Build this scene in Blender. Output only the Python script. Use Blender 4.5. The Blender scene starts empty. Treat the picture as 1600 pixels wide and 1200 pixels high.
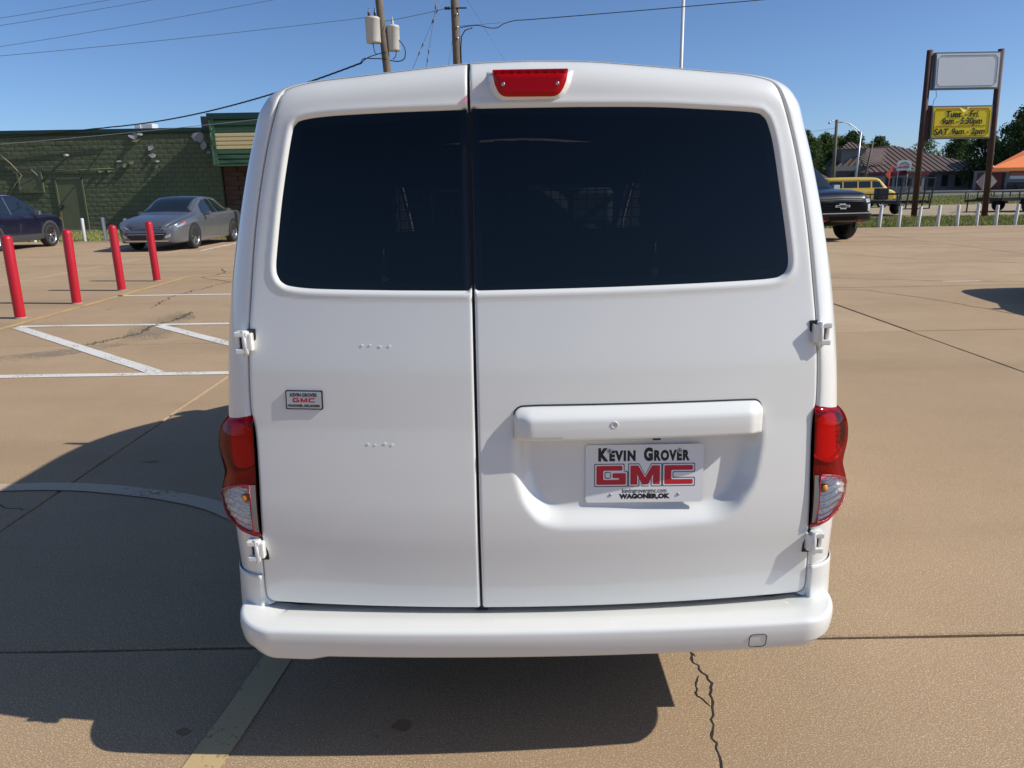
import bpy, bmesh, math, random
import numpy as np
from mathutils import Vector, Matrix
from mathutils.geometry import delaunay_2d_cdt
from mathutils.bvhtree import BVHTree

R = math.radians
rnd = random.Random(7)
scene = bpy.context.scene
col = scene.collection

# ---------------------------------------------------------------- camera
cam_data = bpy.data.cameras.new('camera')
cam = bpy.data.objects.new('camera', cam_data)
col.objects.link(cam)
cam_data.sensor_width = 36.0
cam_data.lens = 1150.0 / 1600.0 * 36.0
cam_data.clip_start = 0.05
cam_data.clip_end = 5000.0
cam.matrix_world = Matrix.Translation((0, 0, 1.57)) @ Matrix.Rotation(R(90 - 14.95), 4, 'X') @ Matrix.Rotation(R(-1.0), 4, 'Z')
scene.camera = cam

# ---------------------------------------------------------------- light
SUN_EL, SUN_AZ = 39.0, 8.0          # azimuth from +X towards the camera side
world = bpy.data.worlds.new('World')
scene.world = world
world.use_nodes = True
wn = world.node_tree
bg = wn.nodes['Background']
sky = wn.nodes.new('ShaderNodeTexSky')
sky.sky_type = 'NISHITA'
sky.sun_disc = False
sky.sun_elevation = R(SUN_EL)
sky.sun_rotation = R(90 + SUN_AZ)
sky.altitude = 150
sky.air_density = 0.7
sky.dust_density = 0.7
sky.ozone_density = 7.0
wn.links.new(sky.outputs[0], bg.inputs[0])
bg.inputs[1].default_value = 0.127
sun_data = bpy.data.lights.new('sun', 'SUN')
sun_data.energy = 4.6
sun_data.angle = R(0.53)
sun_data.color = (1.0, 0.96, 0.89)
sun = bpy.data.objects.new('sun', sun_data)
col.objects.link(sun)
SUN = Vector((math.cos(R(SUN_EL)) * math.cos(R(SUN_AZ)), -math.cos(R(SUN_EL)) * math.sin(R(SUN_AZ)), math.sin(R(SUN_EL))))
sun.rotation_euler = SUN.to_track_quat('Z', 'Y').to_euler()
sun.location = (20, -5, 30)

scene.view_settings.view_transform = 'Standard'
scene.view_settings.look = 'None'
scene.view_settings.exposure = 0.0
scene.view_settings.gamma = 1.0
scene.render.engine = 'CYCLES'
scene.cycles.max_bounces = 8
scene.cycles.transparent_max_bounces = 12

# ---------------------------------------------------------------- materials
def principled(name):
    m = bpy.data.materials.new(name)
    m.use_nodes = True
    return m, m.node_tree, m.node_tree.nodes['Principled BSDF']

def pmat(name, c, rough=0.5, metal=0.0, var=0.12, scale=6.0, bump=0.0, bscale=40.0, coat=0.0, spec=0.5, coord='Object', rvar=0.0):
    """a plain procedural material: base colour mottled by noise, optional relief"""
    m, nt, b = principled(name)
    tc = nt.nodes.new('ShaderNodeTexCoord')
    src = tc.outputs[coord] if coord != 'Position' else nt.nodes.new('ShaderNodeNewGeometry').outputs['Position']
    n = nt.nodes.new('ShaderNodeTexNoise')
    n.inputs['Scale'].default_value = scale
    n.inputs['Detail'].default_value = 5
    nt.links.new(src, n.inputs['Vector'])
    mix = nt.nodes.new('ShaderNodeMix'); mix.data_type = 'RGBA'
    mix.inputs['A'].default_value = (*[max(0, v * (1 - var)) for v in c], 1)
    mix.inputs['B'].default_value = (*[min(1, v * (1 + var)) for v in c], 1)
    nt.links.new(n.outputs['Fac'], mix.inputs['Factor'])
    nt.links.new(mix.outputs['Result'], b.inputs['Base Color'])
    b.inputs['Roughness'].default_value = rough
    if rvar:
        mr = nt.nodes.new('ShaderNodeMapRange')
        mr.inputs['To Min'].default_value = max(0, rough - rvar); mr.inputs['To Max'].default_value = rough + rvar
        nt.links.new(n.outputs['Fac'], mr.inputs['Value'])
        nt.links.new(mr.outputs['Result'], b.inputs['Roughness'])
    b.inputs['Metallic'].default_value = metal
    b.inputs['Coat Weight'].default_value = coat
    b.inputs['Coat Roughness'].default_value = 0.03
    b.inputs['Specular IOR Level'].default_value = spec
    if bump:
        n2 = nt.nodes.new('ShaderNodeTexNoise')
        n2.inputs['Scale'].default_value = bscale
        n2.inputs['Detail'].default_value = 4
        nt.links.new(src, n2.inputs['Vector'])
        bp = nt.nodes.new('ShaderNodeBump')
        bp.inputs['Strength'].default_value = bump
        bp.inputs['Distance'].default_value = 0.01
        nt.links.new(n2.outputs['Fac'], bp.inputs['Height'])
        nt.links.new(bp.outputs['Normal'], b.inputs['Normal'])
    return m

def tinted_glass(name, tint, rough=0.0, ior=1.5, cap=1.0):
    """see-through tinted pane: coloured transmission under a clear reflective surface"""
    m = bpy.data.materials.new(name); m.use_nodes = True
    nt = m.node_tree; nt.nodes.clear()
    out = nt.nodes.new('ShaderNodeOutputMaterial')
    tr = nt.nodes.new('ShaderNodeBsdfTransparent'); tr.inputs[0].default_value = (*tint, 1)
    gl = nt.nodes.new('ShaderNodeBsdfGlossy'); gl.inputs['Roughness'].default_value = rough
    no = nt.nodes.new('ShaderNodeTexNoise'); no.inputs['Scale'].default_value = 3.0
    mr = nt.nodes.new('ShaderNodeMapRange'); mr.inputs['To Min'].default_value = rough; mr.inputs['To Max'].default_value = rough + 0.03
    nt.links.new(no.outputs['Fac'], mr.inputs['Value']); nt.links.new(mr.outputs['Result'], gl.inputs['Roughness'])
    fr = nt.nodes.new('ShaderNodeFresnel'); fr.inputs['IOR'].default_value = ior
    mx = nt.nodes.new('ShaderNodeMixShader')
    cp = nt.nodes.new('ShaderNodeMath'); cp.operation = 'MINIMUM'; cp.inputs[1].default_value = cap
    nt.links.new(fr.outputs[0], cp.inputs[0]); nt.links.new(cp.outputs[0], mx.inputs[0]); nt.links.new(tr.outputs[0], mx.inputs[1]); nt.links.new(gl.outputs[0], mx.inputs[2])
    nt.links.new(mx.outputs[0], out.inputs['Surface'])
    return m

# ---------------------------------------------------------------- object helpers
def tag(o, label=None, cat=None, group=None, kind=None):
    if label: o['label'] = label
    if cat: o['category'] = cat
    if group: o['group'] = group
    if kind: o['kind'] = kind
    return o

def thing(name, label, cat, loc=(0, 0, 0), rz=0.0, group=None):
    o = bpy.data.objects.new(name, None)
    col.objects.link(o)
    o.empty_display_size = 0.2
    o.location = loc; o.rotation_euler = (0, 0, rz)
    return tag(o, label, cat, group)

def link(name, me, mat=None, parent=None):
    if mat is not None and not me.materials:
        me.materials.append(mat)
    o = bpy.data.objects.new(name, me)
    col.objects.link(o)
    if parent is not None: o.parent = parent
    return o

def mesh(name, V, F, mat=None, parent=None, smooth=False, origin=None):
    V = np.asarray(V, float)
    if origin is not None: V = V - np.asarray(origin, float)
    me = bpy.data.meshes.new(name)
    me.from_pydata(V.tolist(), [], [list(map(int, f)) for f in F])
    me.update()
    if smooth:
        me.polygons.foreach_set('use_smooth', [True] * len(me.polygons))
    return link(name, me, mat, parent)

def copy_tree(o, parent=None):
    c = o.copy(); col.objects.link(c); c.parent = parent
    for ch in o.children: copy_tree(ch, c)
    return c

class MB:
    """collects simple solids; build() links them as one mesh object"""
    def __init__(self): self.V = []; self.F = []; self.sm = []
    def add(self, V, F, smooth=False):
        n = len(self.V)
        self.V += [tuple(map(float, v)) for v in V]
        self.F += [tuple(int(i) + n for i in f) for f in F]
        self.sm += [smooth] * len(F)
        return self
    def box(self, x0, x1, y0, y1, z0, z1):
        V = [(x0, y0, z0), (x1, y0, z0), (x1, y1, z0), (x0, y1, z0), (x0, y0, z1), (x1, y0, z1), (x1, y1, z1), (x0, y1, z1)]
        return self.add(V, [(0, 3, 2, 1), (4, 5, 6, 7), (0, 1, 5, 4), (1, 2, 6, 5), (2, 3, 7, 6), (3, 0, 4, 7)])
    def bar(self, a, b, w, h=None, up=(0, 0, 1)):
        """rectangular bar from a to b"""
        a = Vector(a); b = Vector(b); h = w if h is None else h
        d = (b - a).normalized(); u = Vector(up)
        if abs(d.dot(u)) > 0.98: u = Vector((0, 1, 0))
        s = d.cross(u).normalized(); t = s.cross(d).normalized()
        V = []
        for p in (a, b):
            for i, j in ((-1, -1), (1, -1), (1, 1), (-1, 1)):
                V.append(p + s * (w / 2 * i) + t * (h / 2 * j))
        return self.add(V, [(3, 2, 1, 0), (4, 5, 6, 7), (0, 1, 5, 4), (1, 2, 6, 5), (2, 3, 7, 6), (3, 0, 4, 7)])
    def tube(self, pts, r, n=8, caps=True, smooth=True):
        pts = [Vector(p) for p in pts]
        rs = r if isinstance(r, (list, tuple)) else [r] * len(pts)
        V = []; F = []
        u = Vector((0, 0, 1))
        for i, p in enumerate(pts):
            d = (pts[min(i + 1, len(pts) - 1)] - pts[max(i - 1, 0)]).normalized()
            if abs(d.dot(u)) > 0.95: u = Vector((0, 1, 0)) if abs(d.y) < 0.9 else Vector((1, 0, 0))
            s = d.cross(u).normalized(); t = s.cross(d).normalized(); u = t
            for k in range(n):
                a = 2 * math.pi * k / n
                V.append(p + (s * math.cos(a) + t * math.sin(a)) * rs[i])
        for i in range(len(pts) - 1):
            for k in range(n):
                F.append((i * n + k, i * n + (k + 1) % n, (i + 1) * n + (k + 1) % n, (i + 1) * n + k))
        self.add(V, F, smooth)
        if caps:
            m = len(self.V)
            base = m - len(V)
            self.F.append(tuple(base + k for k in reversed(range(n)))); self.sm.append(False)
            self.F.append(tuple(base + (len(pts) - 1) * n + k for k in range(n))); self.sm.append(False)
        return self
    def lathe(self, prof, n=24, axis='Z', at=(0, 0, 0), smooth=True):
        """prof: (radius, height) list turned about an axis"""
        V = []; F = []
        for r_, h in prof:
            for k in range(n):
                a = 2 * math.pi * k / n
                c, s = r_ * math.cos(a), r_ * math.sin(a)
                p = {'Z': (c, s, h), 'X': (h, c, s), 'Y': (s, h, c)}[axis]
                V.append((p[0] + at[0], p[1] + at[1], p[2] + at[2]))
        for i in range(len(prof) - 1):
            for k in range(n):
                F.append((i * n + k, i * n + (k + 1) % n, (i + 1) * n + (k + 1) % n, (i + 1) * n + k))
        return self.add(V, F, smooth)
    def prism(self, poly, h0, h1, axis='Z'):
        """polygon extruded along an axis; poly in the two other axes (X,Y) / (X,Z) / (Y,Z)"""
        n = len(poly)
        def P(p, h): return {'Z': (p[0], p[1], h), 'Y': (p[0], h, p[1]), 'X': (h, p[0], p[1])}[axis]
        V = [P(p, h0) for p in poly] + [P(p, h1) for p in poly]
        F = [tuple(reversed(range(n))), tuple(range(n, 2 * n))]
        F += [(i, (i + 1) % n, n + (i + 1) % n, n + i) for i in range(n)]
        return self.add(V, F)
    def build(self, name, mat=None, parent=None, origin=None, fix=True, bevel=0.0):
        V = np.array(self.V, float)
        if origin is not None: V = V - np.asarray(origin, float)
        me = bpy.data.meshes.new(name)
        me.from_pydata(V.tolist(), [], self.F)
        me.update()
        me.polygons.foreach_set('use_smooth', self.sm)
        if fix or bevel:
            bm = bmesh.new(); bm.from_mesh(me)
            if bevel:
                bmesh.ops.remove_doubles(bm, verts=bm.verts, dist=1e-5)
                bmesh.ops.bevel(bm, geom=list(bm.edges), offset=bevel, segments=2, affect='EDGES', profile=0.6)
            bmesh.ops.recalc_face_normals(bm, faces=bm.faces)
            bm.to_mesh(me); bm.free()
        return link(name, me, mat, parent)

# ---------------------------------------------------------------- 2D tools
def catmull(P, n=8, closed=False):
    P = np.asarray(P, float); m = len(P); out = []
    rng = range(m) if closed else range(m - 1)
    for i in rng:
        p0 = P[(i - 1) % m] if closed or i > 0 else 2 * P[0] - P[1]
        p1 = P[i]; p2 = P[(i + 1) % m]
        p3 = P[(i + 2) % m] if closed or i + 2 < m else 2 * P[-1] - P[-2]
        for k in range(n):
            t = k / n
            out.append(0.5 * ((2 * p1) + (-p0 + p2) * t + (2 * p0 - 5 * p1 + 4 * p2 - p3) * t * t + (-p0 + 3 * p1 - 3 * p2 + p3) * t ** 3))
    if not closed: out.append(P[-1])
    return np.array(out)

def round_poly(P, r, n=6):
    """polygon with rounded corners; r one radius or one per corner"""
    P = np.asarray(P, float); m = len(P); out = []
    rs = r if hasattr(r, '__len__') else [r] * m
    for i in range(m):
        a = P[i - 1] - P[i]; b = P[(i + 1) % m] - P[i]
        la, lb = np.linalg.norm(a), np.linalg.norm(b)
        d = min(rs[i], la * .49, lb * .49)
        if d < 1e-6: out.append(P[i]); continue
        A = P[i] + a / la * d; B = P[i] + b / lb * d
        for k in range(n + 1):
            t = k / n
            out.append((1 - t) ** 2 * A + 2 * t * (1 - t) * P[i] + t * t * B)
    return np.array(out)

def ccw(P):
    P = np.asarray(P, float)
    x, y = P[:, 0], P[:, 1]
    return P if np.sum(x * np.roll(y, -1) - np.roll(x, -1) * y) > 0 else P[::-1]

def resample(P, step):
    """closed polygon with no edge longer than step"""
    out = []
    for i in range(len(P)):
        a, b = P[i], P[(i + 1) % len(P)]
        k = max(1, int(math.ceil(np.linalg.norm(b - a) / step)))
        for j in range(k): out.append(a + (b - a) * j / k)
    return np.array(out)

def sdf(Q, poly):
    """signed distance of points Q to closed polygon, negative inside"""
    Q = np.asarray(Q, float); A = np.asarray(poly, float); B = np.roll(A, -1, 0)
    res = np.empty(len(Q))
    for s in range(0, len(Q), 20000):
        q = Q[s:s + 20000]
        best = np.full(len(q), 1e18); ins = np.zeros(len(q), bool)
        for a, b in zip(A, B):
            e = b - a; w = q - a
            L = e @ e
            if L < 1e-16: continue
            t = np.clip((w @ e) / L, 0, 1)
            d = w - t[:, None] * e
            best = np.minimum(best, (d * d).sum(1))
            c = (a[1] > q[:, 1]) != (b[1] > q[:, 1])
            if abs(b[1] - a[1]) > 1e-12:
                ins ^= c & (q[:, 0] < (b[0] - a[0]) * (q[:, 1] - a[1]) / (b[1] - a[1]) + a[0])
        res[s:s + 20000] = np.where(ins, -1, 1) * np.sqrt(best)
    return res

def fill2d(outline, holes=(), cell=0.01, rings=()):
    """triangulated sheet inside an outline, exact edges, even interior points; rings: extra loops at these insets"""
    outline = resample(ccw(outline), cell)
    holes = [resample(ccw(h), cell) for h in holes]
    lo, hi = outline.min(0), outline.max(0)
    gx = np.arange(lo[0] + cell * .5, hi[0], cell); gz = np.arange(lo[1] + cell * .5, hi[1], cell)
    G = np.stack(np.meshgrid(gx, gz), -1).reshape(-1, 2)
    def clear(Qs):
        d = -sdf(Qs, outline)
        for h in holes: d = np.minimum(d, sdf(Qs, h))
        return d
    extra = []
    for rg in rings:
        for lp, sg in [(outline, 1)] + [(h, -1) for h in holes]:
            t = np.roll(lp, -1, 0) - np.roll(lp, 1, 0)
            n = np.stack([-t[:, 1], t[:, 0]], 1); n /= np.linalg.norm(n, axis=1)[:, None] + 1e-12
            q = lp + n * rg * sg
            extra.append(q[np.abs(clear(q) - rg) < rg * .15])
    if len(G): G = G[clear(G) > max(cell * .45, (max(rings) + cell * .3) if rings else 0)]
    pts = [outline] + holes + extra + [G]
    P = np.concatenate([p for p in pts if len(p)])
    E = []; s = 0
    for lp in [outline] + holes:
        n = len(lp); E += [(s + i, s + (i + 1) % n) for i in range(n)]; s += n
    V, _, Fc, *_r = delaunay_2d_cdt([Vector(p) for p in P.tolist()], E, [], 0, 1e-7)
    V = np.array([tuple(v) for v in V]); Fc = np.array([f for f in Fc if len(f) == 3])
    c = V[Fc].mean(1)
    keep = sdf(c, outline) < 0
    for h in holes: keep &= sdf(c, h) > 0
    T = V[Fc]; e = np.stack([T[:, 1] - T[:, 0], T[:, 2] - T[:, 1], T[:, 0] - T[:, 2]], 1)
    ar = np.abs(e[:, 0, 0] * e[:, 2, 1] - e[:, 0, 1] * e[:, 2, 0]); lg = np.sqrt((e ** 2).sum(2)).max(1)
    keep &= ar / (lg + 1e-12) > min(cell * .02, 2e-4)      # drop flat slivers along straight edges
    return V, Fc[keep], outline, holes

def sheet(name, outline, f, mat, parent, holes=(), cell=0.01, rings=(), wall=None, origin=None, wall_holes=None, back=None, flip=False):
    """curved panel: fill2d mapped by f(N,2)->(N,3); wall(N,3)->(N,3) gives the returned edge; back closes it"""
    V2, Fc, ol, hs = fill2d(outline, holes, cell, rings)
    V = f(V2); F = [tuple(t) for t in Fc]; sm = [True] * len(F)
    V = list(map(tuple, V))
    if wall is not None:
        for lp, rev in [(ol, False)] + ([(h, True) for h in hs] if wall_holes is not False else []):
            a = f(lp); b = wall(a); n = len(lp); s = len(V)
            V += list(map(tuple, a)) + list(map(tuple, b))
            for i in range(n):
                j = (i + 1) % n
                q = (s + i, s + n + i, s + n + j, s + j)
                F.append(q if not rev else q[::-1]); sm.append(False)
    if back is not None:
        B = back(f(V2)); s = len(V); V += list(map(tuple, B))
        F += [(s + t[2], s + t[1], s + t[0]) for t in Fc]; sm += [True] * len(Fc)
    V = np.array(V)
    if origin is not None: V = V - np.asarray(origin, float)
    if flip: F = [tuple(q)[::-1] for q in F]
    me = bpy.data.meshes.new(name)
    me.from_pydata(V.tolist(), [], [tuple(int(i) for i in q) for q in F]); me.update()
    me.polygons.foreach_set('use_smooth', sm)
    return link(name, me, mat, parent)

def smooth01(t): t = np.clip(t, 0, 1); return t * t * (3 - 2 * t)

def text(name, body, size, mat, parent, loc, rot=(math.pi / 2, 0, 0), bold=0.0, sx=1.0, shear=0.0, extrude=0.0004, spacing=1.0, align='CENTER'):
    cu = bpy.data.curves.new(name, 'FONT')
    cu.body = body; cu.size = size; cu.align_x = align; cu.align_y = 'CENTER'
    cu.offset = bold; cu.shear = shear; cu.extrude = extrude; cu.space_character = spacing
    cu.resolution_u = 4
    tmp = bpy.data.objects.new(name, cu); col.objects.link(tmp)
    me = bpy.data.meshes.new_from_object(tmp); bpy.data.objects.remove(tmp)
    me.name = name; me.materials.clear(); me.materials.append(mat)
    o = bpy.data.objects.new(name, me); col.objects.link(o)
    o.parent = parent; o.location = loc; o.rotation_euler = rot; o.scale = (sx, 1, 1)
    return o

def stroke_poly(path, w, ext=0.0, sy=1.0):
    """outline of a thick open path (mitred); sy squeezes the stroke vertically"""
    P = np.asarray(path, float).copy(); P[:, 1] /= sy
    d0 = P[0] - P[1]; P[0] = P[0] + d0 / np.linalg.norm(d0) * ext
    d1 = P[-1] - P[-2]; P[-1] = P[-1] + d1 / np.linalg.norm(d1) * ext
    L, Rr = [], []
    for i in range(len(P)):
        if i == 0: t = P[1] - P[0]; t /= np.linalg.norm(t); n = np.array([-t[1], t[0]]); k = 1
        elif i == len(P) - 1: t = P[-1] - P[-2]; t /= np.linalg.norm(t); n = np.array([-t[1], t[0]]); k = 1
        else:
            t0 = P[i] - P[i - 1]; t0 /= np.linalg.norm(t0); t1 = P[i + 1] - P[i]; t1 /= np.linalg.norm(t1)
            n0 = np.array([-t0[1], t0[0]]); n1 = np.array([-t1[1], t1[0]]); n = n0 + n1; n /= np.linalg.norm(n); k = min(2.2, 1 / max(.3, n @ n0))
        L.append(P[i] + n * w / 2 * k); Rr.append(P[i] - n * w / 2 * k)
    Q = np.array(L + Rr[::-1]); Q[:, 1] *= sy
    return Q
# ================================================================ GROUND
def concrete(name, c1, c2, speck=0.5):
    """sun-bleached concrete with exposed aggregate, blotches and old stains"""
    m, nt, b = principled(name)
    N = nt.nodes.new; Lk = nt.links.new
    pos = N('ShaderNodeNewGeometry').outputs['Position']
    def noise(sc, det=5, ro=.55):
        n = N('ShaderNodeTexNoise'); n.inputs['Scale'].default_value = sc; n.inputs['Detail'].default_value = det
        n.inputs['Roughness'].default_value = ro; Lk(pos, n.inputs['Vector']); return n.outputs['Fac']
    def ramp(src, a, bb, lo=0.0, hi=1.0):
        r_ = N('ShaderNodeMapRange'); r_.inputs['From Min'].default_value = a; r_.inputs['From Max'].default_value = bb
        r_.inputs['To Min'].default_value = lo; r_.inputs['To Max'].default_value = hi; Lk(src, r_.inputs['Value']); return r_.outputs['Result']
    def mixc(fac, A, B, mode='MIX'):
        x = N('ShaderNodeMix'); x.data_type = 'RGBA'; x.blend_type = mode
        for v, k in ((A, 'A'), (B, 'B')):
            if isinstance(v, tuple): x.inputs[k].default_value = (*v, 1)
            else: Lk(v, x.inputs[k])
        if isinstance(fac, float): x.inputs['Factor'].default_value = fac
        else: Lk(fac, x.inputs['Factor'])
        return x.outputs['Result']
    base = mixc(ramp(noise(0.35, 6, .6), .32, .68), c1, c2)
    base = mixc(ramp(noise(2.3, 5), .3, .75, 0, .45), base, tuple(v * .78 for v in c1))
    oi = N('ShaderNodeObjectInfo')
    base = mixc(ramp(oi.outputs['Random'], 0, 1, 0.0, 0.40), base, tuple(v * .70 for v in c1))
    # sand and aggregate grains
    for sc, lo, hi, colr, amt in ((200, .55, .63, tuple(min(1, v * 1.9) for v in c2), .50), (240, .54, .61, tuple(v * .34 for v in c1), .55), (80, .64, .71, tuple(min(1, v * 1.6) for v in c2), .3)):
        base = mixc(ramp(noise(sc, 2, .5), lo, hi, 0, amt * speck * 2), base, colr)
    vo = N('ShaderNodeTexVoronoi'); vo.inputs['Scale'].default_value = 75; Lk(pos, vo.inputs['Vector'])
    peb = ramp(vo.outputs['Distance'], .16, .10, 0, 1)
    sepc = N('ShaderNodeSeparateColor'); Lk(vo.outputs['Color'], sepc.inputs[0])
    pick = ramp(sepc.outputs[0], .80, .84, 0, .75 * speck * 2)
    mul = N('ShaderNodeMath'); mul.operation = 'MULTIPLY'; Lk(peb, mul.inputs[0]); Lk(pick, mul.inputs[1])
    base = mixc(mul.outputs[0], base, (.62, .55, .44))
    # oil spots and dirty drifts
    v2 = N('ShaderNodeTexVoronoi'); v2.inputs['Scale'].default_value = .75; Lk(pos, v2.inputs['Vector'])
    spot = ramp(v2.outputs['Distance'], .06, .03, 0, .45)
    base = mixc(spot, base, tuple(v * .4 for v in c1))
    st = N('ShaderNodeMapping'); st.inputs['Scale'].default_value = (.22, .9, 1); Lk(pos, st.inputs['Vector'])
    n3 = N('ShaderNodeTexNoise'); n3.inputs['Scale'].default_value = 1.0; n3.inputs['Detail'].default_value = 6; Lk(st.outputs[0], n3.inputs['Vector'])
    base = mixc(ramp(n3.outputs['Fac'], .50, .72, 0, .55), base, tuple(v * .66 for v in c1))
    Lk(base, b.inputs['Base Color'])
    b.inputs['Roughness'].default_value = .88
    b.inputs['Specular IOR Level'].default_value = .25
    bp = N('ShaderNodeBump'); bp.inputs['Strength'].default_value = .18; bp.inputs['Distance'].default_value = .004
    nb = noise(130, 4, .6); Lk(nb, bp.inputs['Height']); Lk(bp.outputs[0], b.inputs['Normal'])
    return m

M_conc = concrete('lot_concrete', (.43, .295, .172), (.505, .365, .226))
M_patch = concrete('repair_mortar', (.34, .285, .21), (.40, .335, .25), .25)
M_joint = pmat('joint_dirt', (.055, .045, .035), .95, var=.5, scale=30, coord='Position')
M_crack = pmat('crack_dark', (.03, .025, .02), .95, var=.5, scale=30, coord='Position')
M_gravel = concrete('gravel_drive', (.40, .31, .20), (.50, .40, .27), .6)
M_asphalt = concrete('road_asphalt', (.15, .145, .14), (.20, .195, .185), .3)
M_stain = pmat('oil_stain', (.25, .165, .085), .85, var=.15, scale=40, coord='Position')

def worn_paint(name, c, wear=.52):
    m, nt, b = principled(name)
    pos = nt.nodes.new('ShaderNodeNewGeometry').outputs['Position']
    n = nt.nodes.new('ShaderNodeTexNoise'); n.inputs['Scale'].default_value = 38; n.inputs['Detail'].default_value = 8; n.inputs['Roughness'].default_value = .7
    n2 = nt.nodes.new('ShaderNodeTexNoise'); n2.inputs['Scale'].default_value = 2.2; n2.inputs['Detail'].default_value = 4
    nt.links.new(pos, n.inputs['Vector']); nt.links.new(pos, n2.inputs['Vector'])
    add = nt.nodes.new('ShaderNodeMath'); add.operation = 'MULTIPLY_ADD'; add.inputs[1].default_value = .45
    nt.links.new(n2.outputs['Fac'], add.inputs[0]); nt.links.new(n.outputs['Fac'], add.inputs[2])
    mr = nt.nodes.new('ShaderNodeMapRange'); mr.inputs['From Min'].default_value = wear + .16; mr.inputs['From Max'].default_value = wear + .30
    mr.inputs['To Min'].default_value = 1; mr.inputs['To Max'].default_value = 0
    nt.links.new(add.outputs[0], mr.inputs['Value'])
    nt.links.new(mr.outputs['Result'], b.inputs['Alpha'])
    mx = nt.nodes.new('ShaderNodeMix'); mx.data_type = 'RGBA'
    mx.inputs['A'].default_value = (*[v * .8 for v in c], 1); mx.inputs['B'].default_value = (*c, 1)
    nt.links.new(n.outputs['Fac'], mx.inputs['Factor']); nt.links.new(mx.outputs['Result'], b.inputs['Base Color'])
    b.inputs['Roughness'].default_value = .7
    return m
M_repair = worn_paint('smeared_mortar', (.36, .29, .205), .43)
M_white_line = worn_paint('white_line_paint', (.82, .78, .70), .62)
M_yellow_line = worn_paint('yellow_line_paint', (.66, .44, .17), .60)
M_pale_line = worn_paint('faded_pale_paint', (.62, .48, .32), .64)
M_yellow_curve = worn_paint('faded_yellow_paint', (.62, .45, .22), .64)

def grass_mat(name, a, b_):
    m, nt, b = principled(name)
    pos = nt.nodes.new('ShaderNodeNewGeometry').outputs['Position']
    n = nt.nodes.new('ShaderNodeTexNoise'); n.inputs['Scale'].default_value = .6; n.inputs['Detail'].default_value = 8; n.inputs['Roughness'].default_value = .7
    nt.links.new(pos, n.inputs['Vector'])
    cr = nt.nodes.new('ShaderNodeMapRange'); cr.inputs['From Min'].default_value = .35; cr.inputs['From Max'].default_value = .68
    nt.links.new(n.outputs['Fac'], cr.inputs['Value'])
    mx = nt.nodes.new('ShaderNodeMix'); mx.data_type = 'RGBA'
    mx.inputs['A'].default_value = (*a, 1); mx.inputs['B'].default_value = (*b_, 1)
    nt.links.new(cr.outputs['Result'], mx.inputs['Factor']); nt.links.new(mx.outputs['Result'], b.inputs['Base Color'])
    b.inputs['Roughness'].default_value = .9
    b.inputs['Specular IOR Level'].default_value = .2
    return m
M_grass = grass_mat('grass_ground', (.15, .17, .045), (.27, .25, .10))
M_blade = grass_mat('grass_blades', (.20, .23, .06), (.40, .37, .14))

# earth sheet reaching the horizon
ground = mesh('ground', [(-1500, -1500, -.06), (1500, -1500, -.06), (1500, 2200, -.06), (-1500, 2200, -.06)], [(0, 1, 2, 3)], M_grass)
tag(ground, kind='structure')

LOT_X = [-36.5, -29.7, -22.9, -16.1, -9.3, -2.5, 4.3, 11.1, 17.9, 24.7, 31.5]
LOT_Y = [-30.7, -25.2, -19.7, -14.2, -8.7, -3.2, 2.3, 7.8, 13.3, 18.8, 24.3, 26.3]
lot = mesh('parking_lot', [(LOT_X[0] - .1, LOT_Y[0] - .1, -.03), (LOT_X[-1] + .1, LOT_Y[0] - .1, -.03), (LOT_X[-1] + .1, LOT_Y[-1] + .12, -.03), (LOT_X[0] - .1, LOT_Y[-1] + .12, -.03)], [(0, 1, 2, 3)], M_joint)
tag(lot, kind='structure')
def wobble_edge(a, b, n, amp):
    """edge points from a to b with small chips"""
    a = np.array(a, float); b = np.array(b, float); out = []
    d = (b - a); L = np.linalg.norm(d); nrm = np.array([-d[1], d[0]]) / L
    for i in range(n):
        t = i / n
        out.append(a + d * t + nrm * (amp * rnd.uniform(-1, .25) if i else 0))
    return out
def slab(x0, x1, y0, y1, gap=.007):
    near = -4 < y0 < 16 and -12 < x0 < 12
    n = 40 if near else 1
    g = gap
    P = []
    for a, b in (((x0 + g, y0 + g), (x1 - g, y0 + g)), ((x1 - g, y0 + g), (x1 - g, y1 - g)), ((x1 - g, y1 - g), (x0 + g, y1 - g)), ((x0 + g, y1 - g), (x0 + g, y0 + g))):
        P += wobble_edge(a, b, n, -.0035)
    b = MB()
    k = len(P)
    c = np.mean(P, 0)
    inner = [p + (c - p) / np.linalg.norm(c - p) * .006 for p in P]
    V = [(*p, -.03) for p in P] + [(*p, -.006) for p in P] + [(*p, 0.0) for p in inner]
    F = [tuple(range(2 * k, 3 * k))]
    for L_ in (0, 1):
        F += [(L_ * k + i, L_ * k + (i + 1) % k, (L_ + 1) * k + (i + 1) % k, (L_ + 1) * k + i) for i in range(k)]
    b.add(V, F)
    return b.build('slab', M_conc, lot)
for i in range(len(LOT_X) - 1):
    for j in range(len(LOT_Y) - 1):
        x0, x1, y0, y1 = LOT_X[i], LOT_X[i + 1], LOT_Y[j], LOT_Y[j + 1]
        if x0 >= 4.2 and abs(y0 - 7.8) < .1:           # east of the drive the bay is cut again by a wide old joint
            slab(x0, x1, y0, 11.275, .022); slab(x0, x1, 11.275, y1, .022)
        else:
            slab(x0, x1, y0, y1)

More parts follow.
